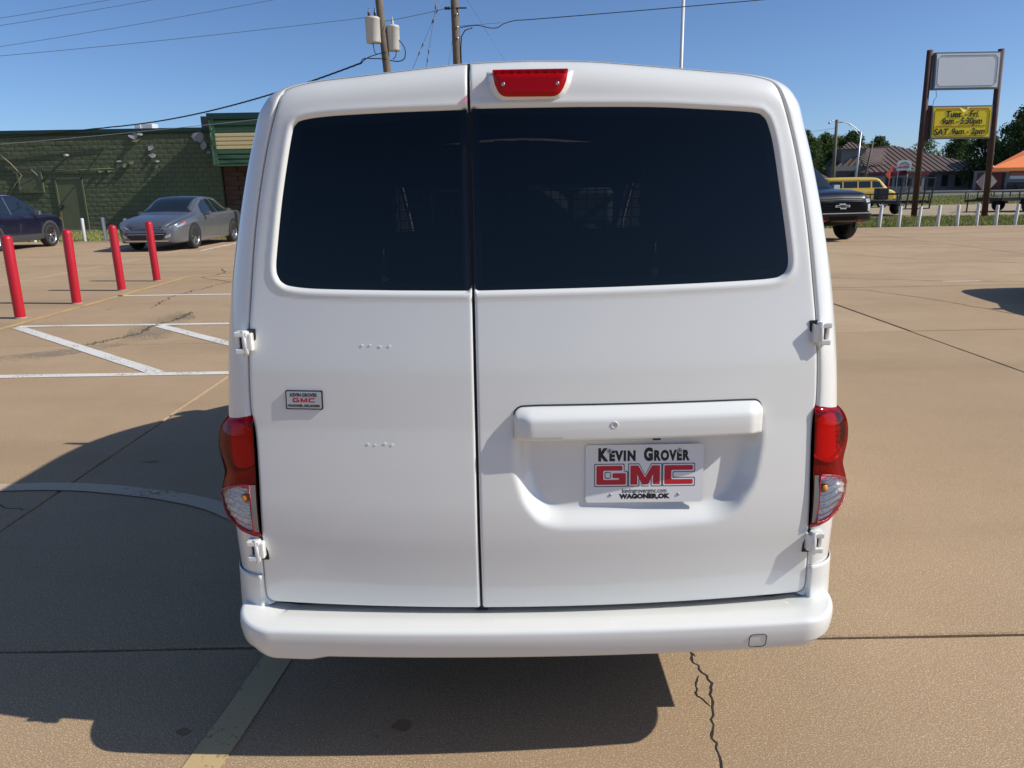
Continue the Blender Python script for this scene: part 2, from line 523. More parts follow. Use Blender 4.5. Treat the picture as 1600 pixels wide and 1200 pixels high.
def ribbon(path, w, z, name, mat, parent, jag=0.0, ends=0.3, sub=1):
    P = np.asarray(path, float)
    if sub > 1: P = catmull(P, sub)
    n = len(P); V = []; F = []
    for i in range(n):
        t = P[min(i + 1, n - 1)] - P[max(i - 1, 0)]; t /= np.linalg.norm(t)
        nr = np.array([-t[1], t[0]])
        ww = w[i] if hasattr(w, '__len__') else w
        k = min(1, ends + min(i, n - 1 - i) * .5) if ends < 1 else 1
        j1, j2 = (1 + rnd.uniform(-jag, jag)), (1 + rnd.uniform(-jag, jag))
        V += [(*(P[i] + nr * ww / 2 * k * j1), z), (*(P[i] - nr * ww / 2 * k * j2), z)]
    F = [(2 * i + 1, 2 * i + 3, 2 * i + 2, 2 * i) for i in range(n - 1)]
    return mesh(name, V, F, mat, parent)
def jagged(path, step, amp, seed=1):
    r_ = random.Random(seed); out = []
    P = np.asarray(path, float)
    for a, b in zip(P[:-1], P[1:]):
        d = b - a; L = np.linalg.norm(d); nr = np.array([-d[1], d[0]]) / L; k = max(1, int(L / step))
        for i in range(k): out.append(a + d * i / k + nr * r_.uniform(-amp, amp))
    out.append(P[-1]); return np.array(out)

# painted lines, each its own sheet on the slabs
def line(a, b, w, mat, name='white_line', z=.004):
    P = [np.array(a) + (np.array(b) - np.array(a)) * t for t in np.linspace(0, 1, 24)]
    return ribbon(P, w, z, name, mat, lot, jag=.04, ends=1)
line((-6.30, 11.76), (-2.2, 11.70), .10, M_white_line)
line((-6.13, 9.06), (-1.9, 8.98), .10, M_white_line)
line((-9.4, 6.46), (-1.6, 6.43), .11, M_white_line)
line((-6.10, 9.00), (-3.2, 6.47), .13, M_white_line, z=.0052)
line((-4.32, 8.94), (-1.65, 6.49), .13, M_white_line, z=.0052)
line((-8.68, 21.0), (-8.72, 24.6), .10, M_white_line)
line((-11.6, 21.0), (-11.64, 24.6), .10, M_white_line)
line((-5.8, 21.0), (-5.84, 24.6), .10, M_white_line)
line((-6.24, 4.6), (-6.24, 14.40), .10, M_yellow_line, 'yellow_line')
line((-6.29, 14.37), (-2.4, 14.30), .10, M_yellow_line, 'yellow_line', .0052)
ribbon([(-.80, 2.66), (-.83, 2.26), (-.895, 1.74), (-.99, 1.2), (-1.15, .5), (-1.42, -.4), (-1.8, -1.4)], .108, .004, 'yellow_line', M_yellow_curve, lot, jag=.03, ends=1, sub=6)
line((6.9, 11.75), (7.5, 11.74), .06, M_white_line)
arc = [(-6.4, 2.75), (-5.4, 3.20), (-4.4, 3.56), (-3.6, 3.76), (-3.2, 3.80), (-2.85, 3.82), (-2.49, 3.82), (-2.11, 3.745), (-1.74, 3.62), (-1.48, 3.47), (-1.2, 3.24), (-1.0, 2.98), (-.82, 2.75)]
ribbon(arc, .105, .006, 'faded_curved_line', M_pale_line, lot, jag=.05, ends=1, sub=5)

# random cracks and the mortar repair with weeds
ribbon(jagged([(.60, 2.292), (.605, 2.17), (.63, 2.06), (.60, 1.93), (.575, 1.83), (.565, 1.72), (.52, 1.5), (.57, 1.1), (.50, .4), (.55, -.6)], .018, .006, 3), .0062, .0015, 'crack', M_crack, lot, jag=.6)
ribbon(jagged([(.575, 2.285), (.60, 2.245), (.615, 2.20)], .015, .003, 4), .006, .0017, 'crack', M_crack, lot, jag=.5)
ribbon(jagged([(.60, 2.10), (.578, 2.06), (.572, 2.0), (.60, 1.95)], .015, .004, 5), .005, .0017, 'crack', M_crack, lot, jag=.5)
ribbon(jagged([(4.6, 11.24), (5.3, 10.95), (5.7, 10.1), (5.95, 9.2), (6.2, 8.2), (6.6, 7.85)], .1, .025, 6), .014, .0015, 'crack', M_crack, lot, jag=.6)
ribbon(jagged([(4.32, 13.2), (5.6, 12.4), (7.2, 11.75), (9.0, 11.35)], .12, .03, 8), .014, .0015, 'crack', M_crack, lot, jag=.6)
ribbon(jagged([(6.6, 17.8), (8.4, 15.3), (11.0, 13.5)], .15, .05, 9), .02, .0015, 'crack', M_crack, lot, jag=.6)
ribbon(jagged([(-3.5, 3.58), (-3.1, 3.66), (-2.75, 3.60), (-2.52, 3.52)], .03, .012, 10), .006, .0015, 'crack', M_crack, lot, jag=.6)
ribbon(jagged([(-6.2, 15.9), (-5.75, 15.0), (-5.9, 14.2), (-5.1, 13.4), (-5.2, 12.6), (-5.35, 11.7), (-5.1, 10.4)], .08, .04, 11), .02, .0016, 'crack', M_crack, lot, jag=.7)
ribbon(jagged([(-9, 16.4), (-5, 16.1), (-1, 16.3)], .2, .04, 12), .02, .0016, 'crack', M_crack, lot, jag=.7)
ribbon(jagged([(2.6, 19.8), (7, 20.3), (14, 19.6)], .2, .05, 13), .022, .0016, 'crack', M_crack, lot, jag=.7)
ribbon(jagged([(8.5, 24.2), (11.5, 21.0), (16, 19.2), (21, 18.9)], .2, .05, 14), .022, .0016, 'crack', M_crack, lot, jag=.7)
rep = catmull([(-6.6, 6.55), (-6.1, 6.85), (-5.3, 7.25), (-4.75, 7.62), (-4.35, 8.0), (-4.6, 8.8), (-4.75, 9.5), (-4.45, 9.9), (-4.1, 9.5), (-4.05, 8.7), (-3.85, 8.2), (-4.2, 7.72), (-4.6, 7.25), (-5.2, 6.9), (-5.9, 6.62), (-6.4, 6.49)], 5, True)
V2, F2, *_ = fill2d(rep, cell=.2)
mesh('repair_patch', [(x, y, .0028) for x, y in V2], F2, M_repair, lot)
wp = jagged([(-4.62, 7.72), (-4.42, 8.15), (-4.30, 8.5), (-4.42, 8.9), (-4.28, 9.35), (-4.33, 9.9)], .05, .03, 15)
ribbon(wp, .012, .0035, 'crack', M_crack, lot, jag=.7)
V = []; F = []
for k in range(420):
    p = wp[rnd.randrange(len(wp))]; c = (p[0] + rnd.gauss(0, .018), p[1] + rnd.gauss(0, .02))
    if rnd.random() < .5 and not (int(p[1] * 5) % 2): continue
    a = rnd.uniform(0, 6.28); h = rnd.uniform(.008, .035); l = rnd.uniform(.01, .05); w = .004
    s = len(V)
    V += [(c[0] + w * math.sin(a), c[1] - w * math.cos(a), .003), (c[0] - w * math.sin(a), c[1] + w * math.cos(a), .003), (c[0] + l * math.cos(a), c[1] + l * math.sin(a), h)]
    F.append((s, s + 1, s + 2))
M_weed = pmat('weed_green', (.13, .13, .05), .8, var=.4, scale=20)
tag(mesh('weeds', V, F, M_weed), 'low green weeds growing in the mortared crack beside white lines', 'weeds', kind='stuff')
# oil spots with a shape of their own
for cx, cy, rx, ry, sd in ((-.35, 1.89, .032, .026, 1), (-1.01, 1.88, .022, .015, 2), (-.42, 1.845, .007, .005, 3), (-2.2, 4.2, .05, .02, 5)):
    r_ = random.Random(sd)
    ring = catmull([(cx + rx * math.cos(t) * r_.uniform(.75, 1.15), cy + ry * math.sin(t) * r_.uniform(.75, 1.15)) for t in np.linspace(0, 2 * math.pi, 10)[:-1]], 4, True)
    mesh('oil_spot', [(x, y, .0018) for x, y in ring], [tuple(range(len(ring)))], M_stain, lot)

# beyond the lot: drive, road
def strip(name, x0, x1, ys, z, mat, wav=.35, seed=2):
    r_ = random.Random(seed); xs = np.linspace(x0, x1, 90)
    e0 = [ys[0] + r_.uniform(-wav, wav) for _ in xs]; e1 = [ys[1] + r_.uniform(-wav, wav) for _ in xs]
    V = [(x, a, z) for x, a in zip(xs, e0)] + [(x, a, z) for x, a in zip(xs, e1)]; n = len(xs)
    return tag(mesh(name, V, [(i, i + 1, n + i + 1, n + i) for i in range(n - 1)], mat), kind='structure')
strip('gravel_drive', -11, 110, (34.2, 50.5), -.050, M_gravel, .4, 3)
strip('road', -200, 320, (80.0, 104.0), -.046, M_asphalt, .05, 4)
strip('pavement_apron', 20, 260, (104.5, 172.0), -.052, M_asphalt, .1, 5)

# short grass blades on the verges
def grass_blades(name, rects, n, h, label):
    V = []; F = []
    tot = sum((x1 - x0) * (y1 - y0) for x0, x1, y0, y1 in rects)
    for x0, x1, y0, y1 in rects:
        for k in range(int(n * (x1 - x0) * (y1 - y0) / tot)):
            x, y = rnd.uniform(x0, x1), rnd.uniform(y0, y1)
            a = rnd.uniform(0, 6.28); hh = h * rnd.uniform(.35, 1.2) * (0.6 + .8 * (math.sin(x * 1.7) * math.sin(y * 2.1 + x) * .5 + .5)); l = hh * rnd.uniform(.1, .8); w = rnd.uniform(.008, .016)
            s = len(V); dx, dy = math.cos(a), math.sin(a)
            V += [(x - w * dy, y + w * dx, -.06), (x + w * dy, y - w * dx, -.06), (x + l * dx, y + l * dy, hh - .05)]
            F.append((s, s + 1, s + 2))
    return tag(mesh(name, V, F, M_blade), label, 'grass', kind='stuff')
grass_blades('grass', [(8.0, 31, 26.5, 34.0)], 60000, .11, 'short mown grass verge between the parking lot and gravel drive')
grass_blades('grass', [(-30, -8, 26.45, 33.4)], 45000, .12, 'short grass strip at the foot of the green block wall')
grass_blades('grass', [(24, 62, 51, 79)], 50000, .16, 'grass field between gravel drive and far road')
# ================================================================ WHITE VAN
VX, VY = 0.057, 4.0
M_wpaint = pmat('white_van_paint', (.80, .795, .745), .32, var=.012, scale=4, coat=1.0, rvar=.05)
M_wplastic = pmat('white_bumper_paint', (.78, .775, .725), .36, var=.03, scale=7, coat=.6, rvar=.08)
M_blk = pmat('black_rubber', (.018, .018, .019), .6, var=.3, scale=20)
M_trim = pmat('dark_trim', (.03, .03, .032), .65, var=.25, scale=15)
M_chrome = pmat('chrome', (.75, .75, .76), .12, metal=1, var=.05, scale=30)
M_steel = pmat('zinc_screw', (.45, .46, .47), .35, metal=1, var=.2, scale=200)
M_vglass = tinted_glass('tinted_privacy_glass', (.34, .355, .37))
M_cglass = tinted_glass('clear_windscreen_glass', (.80, .86, .84))
M_redlens = tinted_glass('red_lamp_lens', (.74, .02, .035), .02, 1.4, .09)
M_clearlens = tinted_glass('clear_lamp_lens', (.90, .90, .90), .02, 1.35)
M_refl = pmat('lamp_reflector', (.92, .91, .90), .25, metal=.55, var=.1, scale=60, bump=.6, bscale=70)
M_redbody = pmat('red_lamp_body', (.36, .005, .010), .25, var=.35, scale=45, coat=.6, bump=.35, bscale=140)
M_amber = pmat('amber_bulb', (.75, .28, .04), .25, var=.1, scale=50)
M_plate = pmat('plate_white', (.80, .80, .79), .35, var=.02, scale=10)
M_pblack = pmat('print_black', (.012, .012, .013), .5, var=.2, scale=30)
M_pred = pmat('print_red', (.56, .012, .03), .45, var=.08, scale=30)
M_pgrey = pmat('print_grey', (.06, .07, .085), .5, var=.1, scale=30)
M_tyre = pmat('tyre_rubber', (.022, .022, .022), .8, var=.25, scale=30, bump=.3, bscale=90)
M_alloy = pmat('alloy_wheel', (.55, .56, .57), .3, metal=.9, var=.06, scale=20)
M_liner = pmat('van_liner', (.045, .045, .05), .85, var=.3, scale=6)

OD = np.array([
 (.850, .400, .740, .447), (.850, .44, .756, .456), (.851, .48, .7615, .478), (.852, .56, .757, .56), (.852, .66, .751, .66), (.852, .80, .747, .80), (.850, .93, .748, .93),
 (.846, 1.02, .756, 1.01), (.838, 1.13, .7535, 1.12), (.829, 1.226, .747, 1.22), (.815, 1.33, .734, 1.33),
 (.796, 1.432, .7195, 1.44), (.777, 1.522, .704, 1.53), (.757, 1.604, .687, 1.61), (.735, 1.685, .667, 1.69),
 (.712, 1.756, .647, 1.755), (.693, 1.788, .637, 1.785), (.665, 1.815, .629, 1.806), (.62, 1.834, .612, 1.823), (.55, 1.845, .547, 1.8385),
 (.45, 1.853, .449, 1.8475), (.30, 1.866, .30, 1.8605), (.15, 1.878, .15, 1.8725), (0, 1.882, 0, 1.8765)])
ODh = catmull(OD, 8)
OPATH = np.concatenate([ODh[:, :2], (ODh[::-1][1:, :2] * [-1, 1])])     # right foot, over the roof, left foot
DPATH = np.concatenate([ODh[:, 2:], (ODh[::-1][1:, 2:] * [-1, 1])])
OPOLY = np.concatenate([[(.80, -.2)], OPATH, [(-.80, -.2)]])

_z = np.arange(.1, 2.2, .002)
def _gs(y, sig):
    k = np.exp(-.5 * (np.arange(-60, 61) * .002 / sig) ** 2); k /= k.sum()
    return np.convolve(np.pad(y, 60, mode='reflect', reflect_type='odd'), k, 'valid')
KZ = .958
_up = _gs(np.interp(_z, [.1, .96, 1.12, 1.20, 1.30, 1.65, 1.80, 2.2], [1.737, 1.828, 1.845, 1.858, 1.874, 1.921, 1.945, 2.03]), .03)
_lo = _gs(np.interp(_z, [.1, .44, .52, .66, .74, .85, .958, 2.2], [1.83, 1.808, 1.800, 1.792, 1.796, 1.811, 1.828, 2.03]), .022)
_lo += np.interp(KZ, _z, _up) - np.interp(KZ, _z, _lo)
_Y0 = np.where(_z > KZ, _up, _lo)
REC = round_poly(np.array([(-.003, .99), (-.004, .844), (.020, .757), (.062, .702), (.113, .687), (.336, .682), (.545, .690), (.600, .714), (.648, .785), (.668, .887), (.672, .99)]) - [VX, 0], .03)
def corner(x, z):
    d = -sdf(np.stack([x, z], 1), OPOLY)
    k = smooth01((z - 1.70) / .12)
    Rr = .098 * (1 - k) + .075 * k; Dp = .085 * (1 - k) + .062 * k
    t = np.clip(1 - d / Rr, 0, 1)
    return Dp * (1 - np.sqrt(np.maximum(0, 1 - t ** 2.2)))
def rear_y(x, z, recess=True):
    """height field of the van's tail: lean profile, crowned plan, rounded corners, plate recess (van-local x)"""
    y = np.interp(z, _z, _Y0) + .095 * x * x + corner(x, z)
    if recess:
        s = -sdf(np.stack([x, z], 1), REC)
        y = y + .040 * smooth01(s / .052) + .012 * smooth01((s - .0) / .10) * np.clip((.86 - z) / .1, 0, 1) * 0
    return y
van = thing('white_cargo_van', 'white cargo van parked with its two rear doors closed and tinted windows', 'van', (VX, VY, 0))
VO = (VX, VY, 0)
def vsurf(dy=0.0, recess=True):
    def f(P): return np.stack([P[:, 0] + VX, rear_y(P[:, 0], P[:, 1], recess) + dy, P[:, 1]], 1)
    return f

_gp = np.polyfit(_z[(_z > 1.27) & (_z < 1.80)], _Y0[(_z > 1.27) & (_z < 1.80)], 3)
def gsurf(dy):
    return lambda P: np.stack([P[:, 0] + VX, np.polyval(_gp, P[:, 1]) + .095 * P[:, 0] ** 2 + dy, P[:, 1]], 1)
SEAM = -.152
GAP = .0035
top = DPATH
def door_outline(side):
    if side > 0:
        P = [p for p in top if p[0] > SEAM + GAP + .001]
        P = P + [np.array((SEAM + GAP, P[-1][1]))] + [np.array((SEAM + GAP, .452)), np.array((SEAM + GAP + .004, .447))]
    else:
        P = [p for p in top if p[0] < SEAM - GAP - .001]
        P = [np.array((SEAM - GAP - .004, .447)), np.array((SEAM - GAP, .452)), np.array((SEAM - GAP, P[0][1]))] + P
    P = np.array(P)
    # keep a shut-line gap to the body ring
    d = sdf(P, np.concatenate([DPATH, [(-.72, .447), (.72, .447)]]))
    return P
WL = catmull(np.array([(-.340, 1.756), (-.500, 1.751), (-.572, 1.7435), (-.593, 1.733), (-.603, 1.712), (-.622, 1.631), (-.641, 1.537), (-.657, 1.442), (-.665, 1.385), (-.663, 1.358), (-.650, 1.340), (-.623, 1.3305), (-.547, 1.324), (-.340, 1.319)]), 6)
WLh = np.concatenate([[(SEAM - .012, 1.7585)], WL, [(SEAM - .012, 1.3165)]])
WR = catmull(np.array([(.114, 1.7605), (.30, 1.758), (.436, 1.7515), (.560, 1.7435), (.589, 1.734), (.604, 1.712), (.620, 1.657), (.640, 1.547), (.657, 1.451), (.667, 1.385), (.666, 1.356), (.652, 1.338), (.618, 1.3295), (.50, 1.325), (.275, 1.3205), (.114, 1.3185)]), 6)
WRh = np.concatenate([[(SEAM + .012, 1.7605)], WR, [(SEAM + .012, 1.3165)]])

def make_door(side):
    ol = door_outline(side); win = WRh if side > 0 else WLh
    olc = resample(ccw(ol), .006); wc = resample(ccw(win), .006)
    def f(P):
        x, z = P[:, 0], P[:, 1]
        y = rear_y(x, z, side > 0)
        de = -sdf(P, olc); dw = sdf(P, wc)
        y = y + .004 * np.clip(1 - de / .005, 0, 1) ** 2
        y = y - .0025 * np.exp(-((dw - .012) / .009) ** 2) + .0075 * np.clip(1 - dw / .011, 0, 1) ** 1.6
        near = smooth01((.022 - np.abs(x - SEAM)) / .010) * smooth01((z - 1.3165) / .012) * smooth01((1.770 - z) / .012)
        y = y + .014 * near
        return np.stack([x + VX, y, z], 1)
    o = sheet('rear_door', ol, f, M_wpaint, van, holes=[win], cell=.0085, rings=(.0018, .004, .008, .0125, .018), wall=lambda A: A + [0, .022, 0], origin=VO)
    # glass, flush against the seam, set a little into its opening elsewhere
    g = win.copy()
    g[np.abs(g[:, 0] - SEAM) < .0125, 0] = SEAM + (.0048 if side > 0 else -.0048)
    gl = sheet('rear_window', g, gsurf(.0062), M_vglass, o, cell=.025, origin=VO)
    # black ceramic border printed on the inside of the pane
    inner = g.copy(); c = inner.mean(0)
    t = np.roll(ccw(g), -1, 0) - np.roll(ccw(g), 1, 0); n = np.stack([-t[:, 1], t[:, 0]], 1); n /= np.linalg.norm(n, axis=1)[:, None] + 1e-9
    inner = ccw(g) + n * .022
    sheet('window_seal', g, gsurf(.0095), M_blk, o, holes=[inner], cell=.02, origin=VO)
    return o
door_r = make_door(1); tag(door_r, 'wider rear door with plate recess and handle bar')
door_l = make_door(-1); tag(door_l, 'narrow rear door with small dealer badge')

# body shell: tail ring, roof, sides, sloped nose
n = len(OPATH); COLS = 12
ring_in = DPATH.copy()
t = np.gradient(DPATH, axis=0); nn = np.stack([t[:, 1], -t[:, 0]], 1); nn /= np.linalg.norm(nn, axis=1)[:, None]
ring_in = DPATH + nn * (.0045 - .0035 * smooth01((DPATH[:, 1] - 1.80) / .03))[:, None]
rows = []
rows.append(('in', ring_in, .022))
for k in range(COLS + 1):
    s = math.sin(k / COLS * math.pi / 2)
    rows.append(('r', ring_in + (OPATH - ring_in) * s, 0.0))
V = []
for kind, P, dy in rows:
    y = rear_y(P[:, 0], P[:, 1], False) + dy
    if kind == 'r' and P is rows[1][1]: y = y + .003
    V += [(P[i, 0], y[i], P[i, 1]) for i in range(n)]
ST = [(2.25, 1.882, 1.0), (2.6, 1.884, 1.004), (3.2, 1.886, 1.008), (3.8, 1.884, 1.008), (4.1, 1.872, 1.006), (4.35, 1.825, 1.003), (4.6, 1.72, 1.0), (4.85, 1.56, .998), (5.1, 1.385, .995), (5.35, 1.19, .99),
      (5.5, 1.085, .985), (5.75, 1.02, .975), (6.0, .965, .955), (6.2, .90, .915), (6.33, .82, .86), (6.41, .72, .78), (6.44, .60, .66)]
STi = catmull(np.array(ST), 3)
for Y, zt, w in STi:
    P = OPATH
    V += [(P[i, 0] * w, Y, .36 + (P[i, 1] - .40) * (zt - .36) / (1.882 - .40)) for i in range(n)]
nr_ring = len(rows); nr = nr_ring + len(STi)
F = []; Fw = []; Fs = []
for r_ in range(nr - 1):
    for i in range(n - 1):
        q = (r_ * n + i, (r_ + 1) * n + i, (r_ + 1) * n + i + 1, r_ * n + i + 1)
        if r_ >= nr_ring:
            Y = STi[r_ - nr_ring][0]; zt = STi[r_ - nr_ring][1]
            x, z = OPATH[i]; fz = (z - .4) / 1.482
            if 4.32 < Y < 5.34 and abs(x) < .72 and z > 1.735: Fw.append(q); continue
            if 3.55 < Y < 5.2 and 1.16 < z < 1.70 and Y < 5.2 - (z - 1.16) * 1.2: Fs.append(q); continue
        F.append(q)
F.append(tuple((nr - 1) * n + i for i in range(n)))
V = np.array(V); V[:, 0] += VX
def part_faces(name, Fx, mat):
    used = sorted({i for f in Fx for i in f}); mp = {k: j for j, k in enumerate(used)}
    return mesh(name, V[used], [tuple(mp[i] for i in f) for f in Fx], mat, van, True, VO)
body = part_faces('body_shell', F, M_wpaint)
part_faces('windscreen', Fw, M_cglass)
part_faces('cab_side_window', [f for f in Fs if V[f[0], 0] > VX], M_cglass)
part_faces('cab_side_window', [f for f in Fs if V[f[0], 0] < VX], M_cglass)
bvh_side = BVHTree.FromPolygons([tuple(v) for v in V], F)
# channel behind the shut lines, so the gaps read dark
ch = []
P = DPATH
inn = DPATH * [.955, 1] + [0, -.008]
yb = rear_y(P[:, 0], P[:, 1], False) + .020
_dd = OPATH - DPATH; _dl = np.linalg.norm(_dd, axis=1)[:, None]; outp = DPATH + _dd / _dl * np.minimum(.012, _dl * .55)
Vc = [(outp[i, 0] + VX, yb[i], outp[i, 1]) for i in range(n)] + [(P[i, 0] + VX - nn[i, 0] * .03, yb[i] + .002, P[i, 1] - nn[i, 1] * .03) for i in range(n)]
mesh('door_seal', Vc, [(i, i + 1, n + i + 1, n + i) for i in range(n - 1)], M_blk, van, True, VO)
zs = np.linspace(.43, 1.87, 90)
yl = np.interp(zs, _z, _Y0) + .095 * SEAM ** 2 + .016
yl = np.maximum(yl, rear_y(np.full(90, SEAM), np.minimum(zs, 1.862), False) + .016)
Vc = [(SEAM + VX - .016, y, z) for y, z in zip(yl, zs)] + [(SEAM + VX + .016, y, z) for y, z in zip(yl, zs)]
mesh('centre_seal', Vc, [(i, 90 + i, 91 + i, i + 1) for i in range(89)], M_blk, van, False, VO)

# rear sill behind the bumper, under floor, load bay, partition, seats
b = MB(); b.box(VX - .80, VX + .80, 1.90, 6.1, .30, .42); b.build('underbody', M_trim, van, VO)
b = MB(); b.box(VX - .74, VX + .74, 1.885, 2.0, .40, .475); b.build('rear_sill', M_trim, van, VO)
b = MB(); b.box(VX - .76, VX + .76, 1.98, 4.3, .50, .53); b.build('load_floor', M_liner, van, VO)
Pl = OPATH[20:-20]
Lv = []
for Y in (2.02, 4.28):
    Lv += [(p[0] * .955 + VX, Y, .53 + (p[1] - .6) * (1.835 - .53) / 1.282) for p in Pl]
k = len(Pl)
mesh('load_bay_lining', Lv, [(i, i + 1, k + i + 1, k + i) for i in range(k - 1)], M_liner, van, True, VO)
b = MB()                                   # steel partition: lower sheet, posts, upper wire grille
b.box(VX - .76, VX + .76, 4.25, 4.265, .53, 1.34)
for x in (-.74, -.10, .02, .74): b.box(VX + x - .03, VX + x + .03, 4.245, 4.27, 1.20, 1.82)
b.box(VX - .74, VX + .74, 4.246, 4.269, 1.58, 1.80)
b.build('partition', M_liner, van, VO)
b = MB()
for x in np.arange(-.72, .73, .05): b.tube([(VX + x, 4.24, 1.19), (VX + x, 4.24, 1.80)], .0035, 6)
for z in np.arange(1.20, 1.80, .05): b.tube([(VX - .73, 4.233, z), (VX + .73, 4.233, z)], .0035, 6)
b.build('partition_grille', M_blk, van, VO)
def seat(cx, name='front_seat'):
    b = MB()
    b.add(*[[tuple(v) for v in np.array([(-.25, 4.50, .62), (.25, 4.50, .62), (.25, 4.42, 1.28), (-.25, 4.42, 1.28), (-.25, 4.62, .62), (.25, 4.62, .62), (.22, 4.53, 1.30), (-.22, 4.53, 1.30)]) + [cx, 0, 0]],
            [(0, 1, 2, 3), (7, 6, 5, 4), (0, 4, 5, 1), (1, 5, 6, 2), (2, 6, 7, 3), (3, 7, 4, 0)]])
    o = b.build(name, M_trim, van, VO, bevel=.05)
    h = MB().box(cx - .13, cx + .13, 4.41, 4.50, 1.35, 1.56); h.build('headrest', M_trim, o, VO, bevel=.03)
    for s in (-.06, .06): MB().tube([(cx + s, 4.455, 1.22), (cx + s, 4.455, 1.37)], .007, 8).build('headrest_post', M_chrome, o, VO)
    MB().box(cx - .25, cx + .25, 4.55, 5.0, .50, .70).build('seat_cushion', M_trim, o, VO, bevel=.04)
seat(VX + .42); seat(VX - .38)
b = MB(); b.prism([(5.10, .5), (5.45, .5), (5.45, 1.04), (5.25, 1.07), (5.10, .95)], VX - .78, VX + .78, 'X'); b.build('dashboard', M_trim, van, VO)

# bumper: profile swept round the tail
def bump_path():
    P = []
    for x in np.linspace(0, .71, 16): P.append((x, 1.700 + .055 * x * x))
    x0, y0 = P[-1]
    for a in np.linspace(0, math.pi / 2, 18)[1:]: P.append((x0 + .131 * math.sin(a), y0 + .165 * (1 - math.cos(a))))
    for y in np.linspace(P[-1][1] + .05, 2.55, 8): P.append((.841, y))
    P = np.array(P)
    return np.concatenate([P[::-1] * [-1, 1], P[1:]])
bp = bump_path(); t = np.gradient(bp, axis=0); bn = np.stack([t[:, 1], -t[:, 0]], 1); bn /= np.linalg.norm(bn, axis=1)[:, None]
prof = catmull(np.array([(-.17, .420), (-.115, .428), (-.060, .4375), (-.018, .4400), (-.008, .4385), (-.0025, .4335), (-.0005, .425), (.0, .408), (-.003, .385), (-.008, .366), (-.014, .356), (-.026, .3495), (-.055, .346), (-.13, .346)]), 4)
V = []; m = len(prof)
for i, (p, nv) in enumerate(zip(bp, bn)):
    side = smooth01((abs(p[0]) - .70) / .12)
    for o_, z in prof:
        z2 = z
        if z < .372:
            z2 = z + .014 * side - (.010 if p[0] < -.575 else 0) * smooth01((abs(p[0]) - .575) / .02) * (1 - side)
        lift = .0
        V.append((p[0] + nv[0] * o_ + VX, p[1] + nv[1] * o_, z2 + lift))
F = [(i * m + j, i * m + j + 1, (i + 1) * m + j + 1, (i + 1) * m + j) for i in range(len(bp) - 1) for j in range(m - 1)]
bumper = mesh('rear_bumper', V, [f[::-1] for f in F], M_wplastic, van, True, VO)
# bumper corners rising beside the doors
for sg in (1, -1):
    V = []; rowsz = np.linspace(.40, .536, 12); cc = 14
    for z in rowsz:
        xi = np.interp(z, [.40, .456, .478, .56], [.768, .768, .768, .763]); xo = np.interp(z, [.40, .44, .56], [.868, .866, .855])
        g = smooth01((.47 - z) / .07)
        for k in range(cc):
            s = math.sin(k / (cc - 1) * math.pi / 2)
            x = xi + (xo - xi) * s
            y = np.interp(z, _z, _Y0) + .095 * x * x + .085 * (1 - math.cos(k / (cc - 1) * math.pi / 2)) - .005 - .022 * g * (1 - s)
            V.append((sg * x + VX, y, z))
        for yy in (2.1, 2.5): V.append((sg * xo + VX, yy, z))
    cc2 = cc + 2
    F = [(i * cc2 + j, i * cc2 + j + 1, (i + 1) * cc2 + j + 1, (i + 1) * cc2 + j) for i in range(11) for j in range(cc2 - 1)]
    # top and inner returned edges
    s0 = len(V)
    V += [(x, y + .005, z - .001) for x, y, z in V[11 * cc2:12 * cc2]]
    F += [(11 * cc2 + j, 11 * cc2 + j + 1, s0 + j + 1, s0 + j) for j in range(cc2 - 1)]
    s1 = len(V)
    V += [(V[i * cc2][0], V[i * cc2][1] + .04, V[i * cc2][2]) for i in range(12)]
    F += [(i * cc2, (i + 1) * cc2, s1 + i + 1, s1 + i) for i in range(11)]
    mesh('bumper_corner', V, [f if sg > 0 else f[::-1] for f in F], M_wplastic, van, True, VO)

# towing-eye cover: dark shut line and slightly proud cap
tc = np.array([.588, .388]); sq = round_poly(np.array([(-.023, -.021), (.023, -.021), (.023, .021), (-.023, .021)]) + tc, .011)
ring = []
for x, z in np.concatenate([sq, sq[:1]]):
    yb_ = 1.700 + .055 * x * x + np.interp(z, prof[:, 1][np.argsort(prof[:, 1])][:1].tolist() + [.356, .366, .385, .405], [.03, .014, .008, .003, 0])
    ring.append((x + VX, yb_ - .0005, z))
b = MB(); b.tube(ring, .0011, 6, caps=False); tow = b.build('towing_eye_cover', M_blk, bumper, VO)

# handle bar above the plate
HB = round_poly(np.array([(.004, .934), (.659, .931), (.660, 1.000), (.648, 1.0155), (.60, 1.0165), (.06, 1.019), (.018, 1.017), (.004, 1.004)]) - [VX, 0], [.006, .006, .02, .02, .1, .1, .02, .02])
HBc = resample(ccw(HB), .006)
def f_handle(P):
    x, z = P[:, 0], P[:, 1]
    X = x + VX
    up = np.clip((1.017 - z) / .030, 0, 1); le = np.clip((X - .004) / .045, 0, 1); ri = np.clip((.660 - X) / .040, 0, 1)
    h = .035 * smooth01(.25 + .75 * up) * (.55 + .45 * smooth01(le)) * (.6 + .4 * smooth01(ri))
    de = -sdf(P, HBc)
    h = h * (1 - .35 * np.clip(1 - de / .007, 0, 1) ** 2)
    y = np.interp(np.maximum(z, .965), _z, _Y0) + .095 * x * x - h
    return np.stack([X, y, z], 1)
hb = sheet('handle_bar', HB, f_handle, M_wpaint, van, cell=.007, rings=(.0025, .006), wall=lambda A: A * [1, 0, 1] + [0, 1.878, 0], origin=VO)
yk = float(f_handle(np.array([(.262 - VX, .976)]))[0, 1])
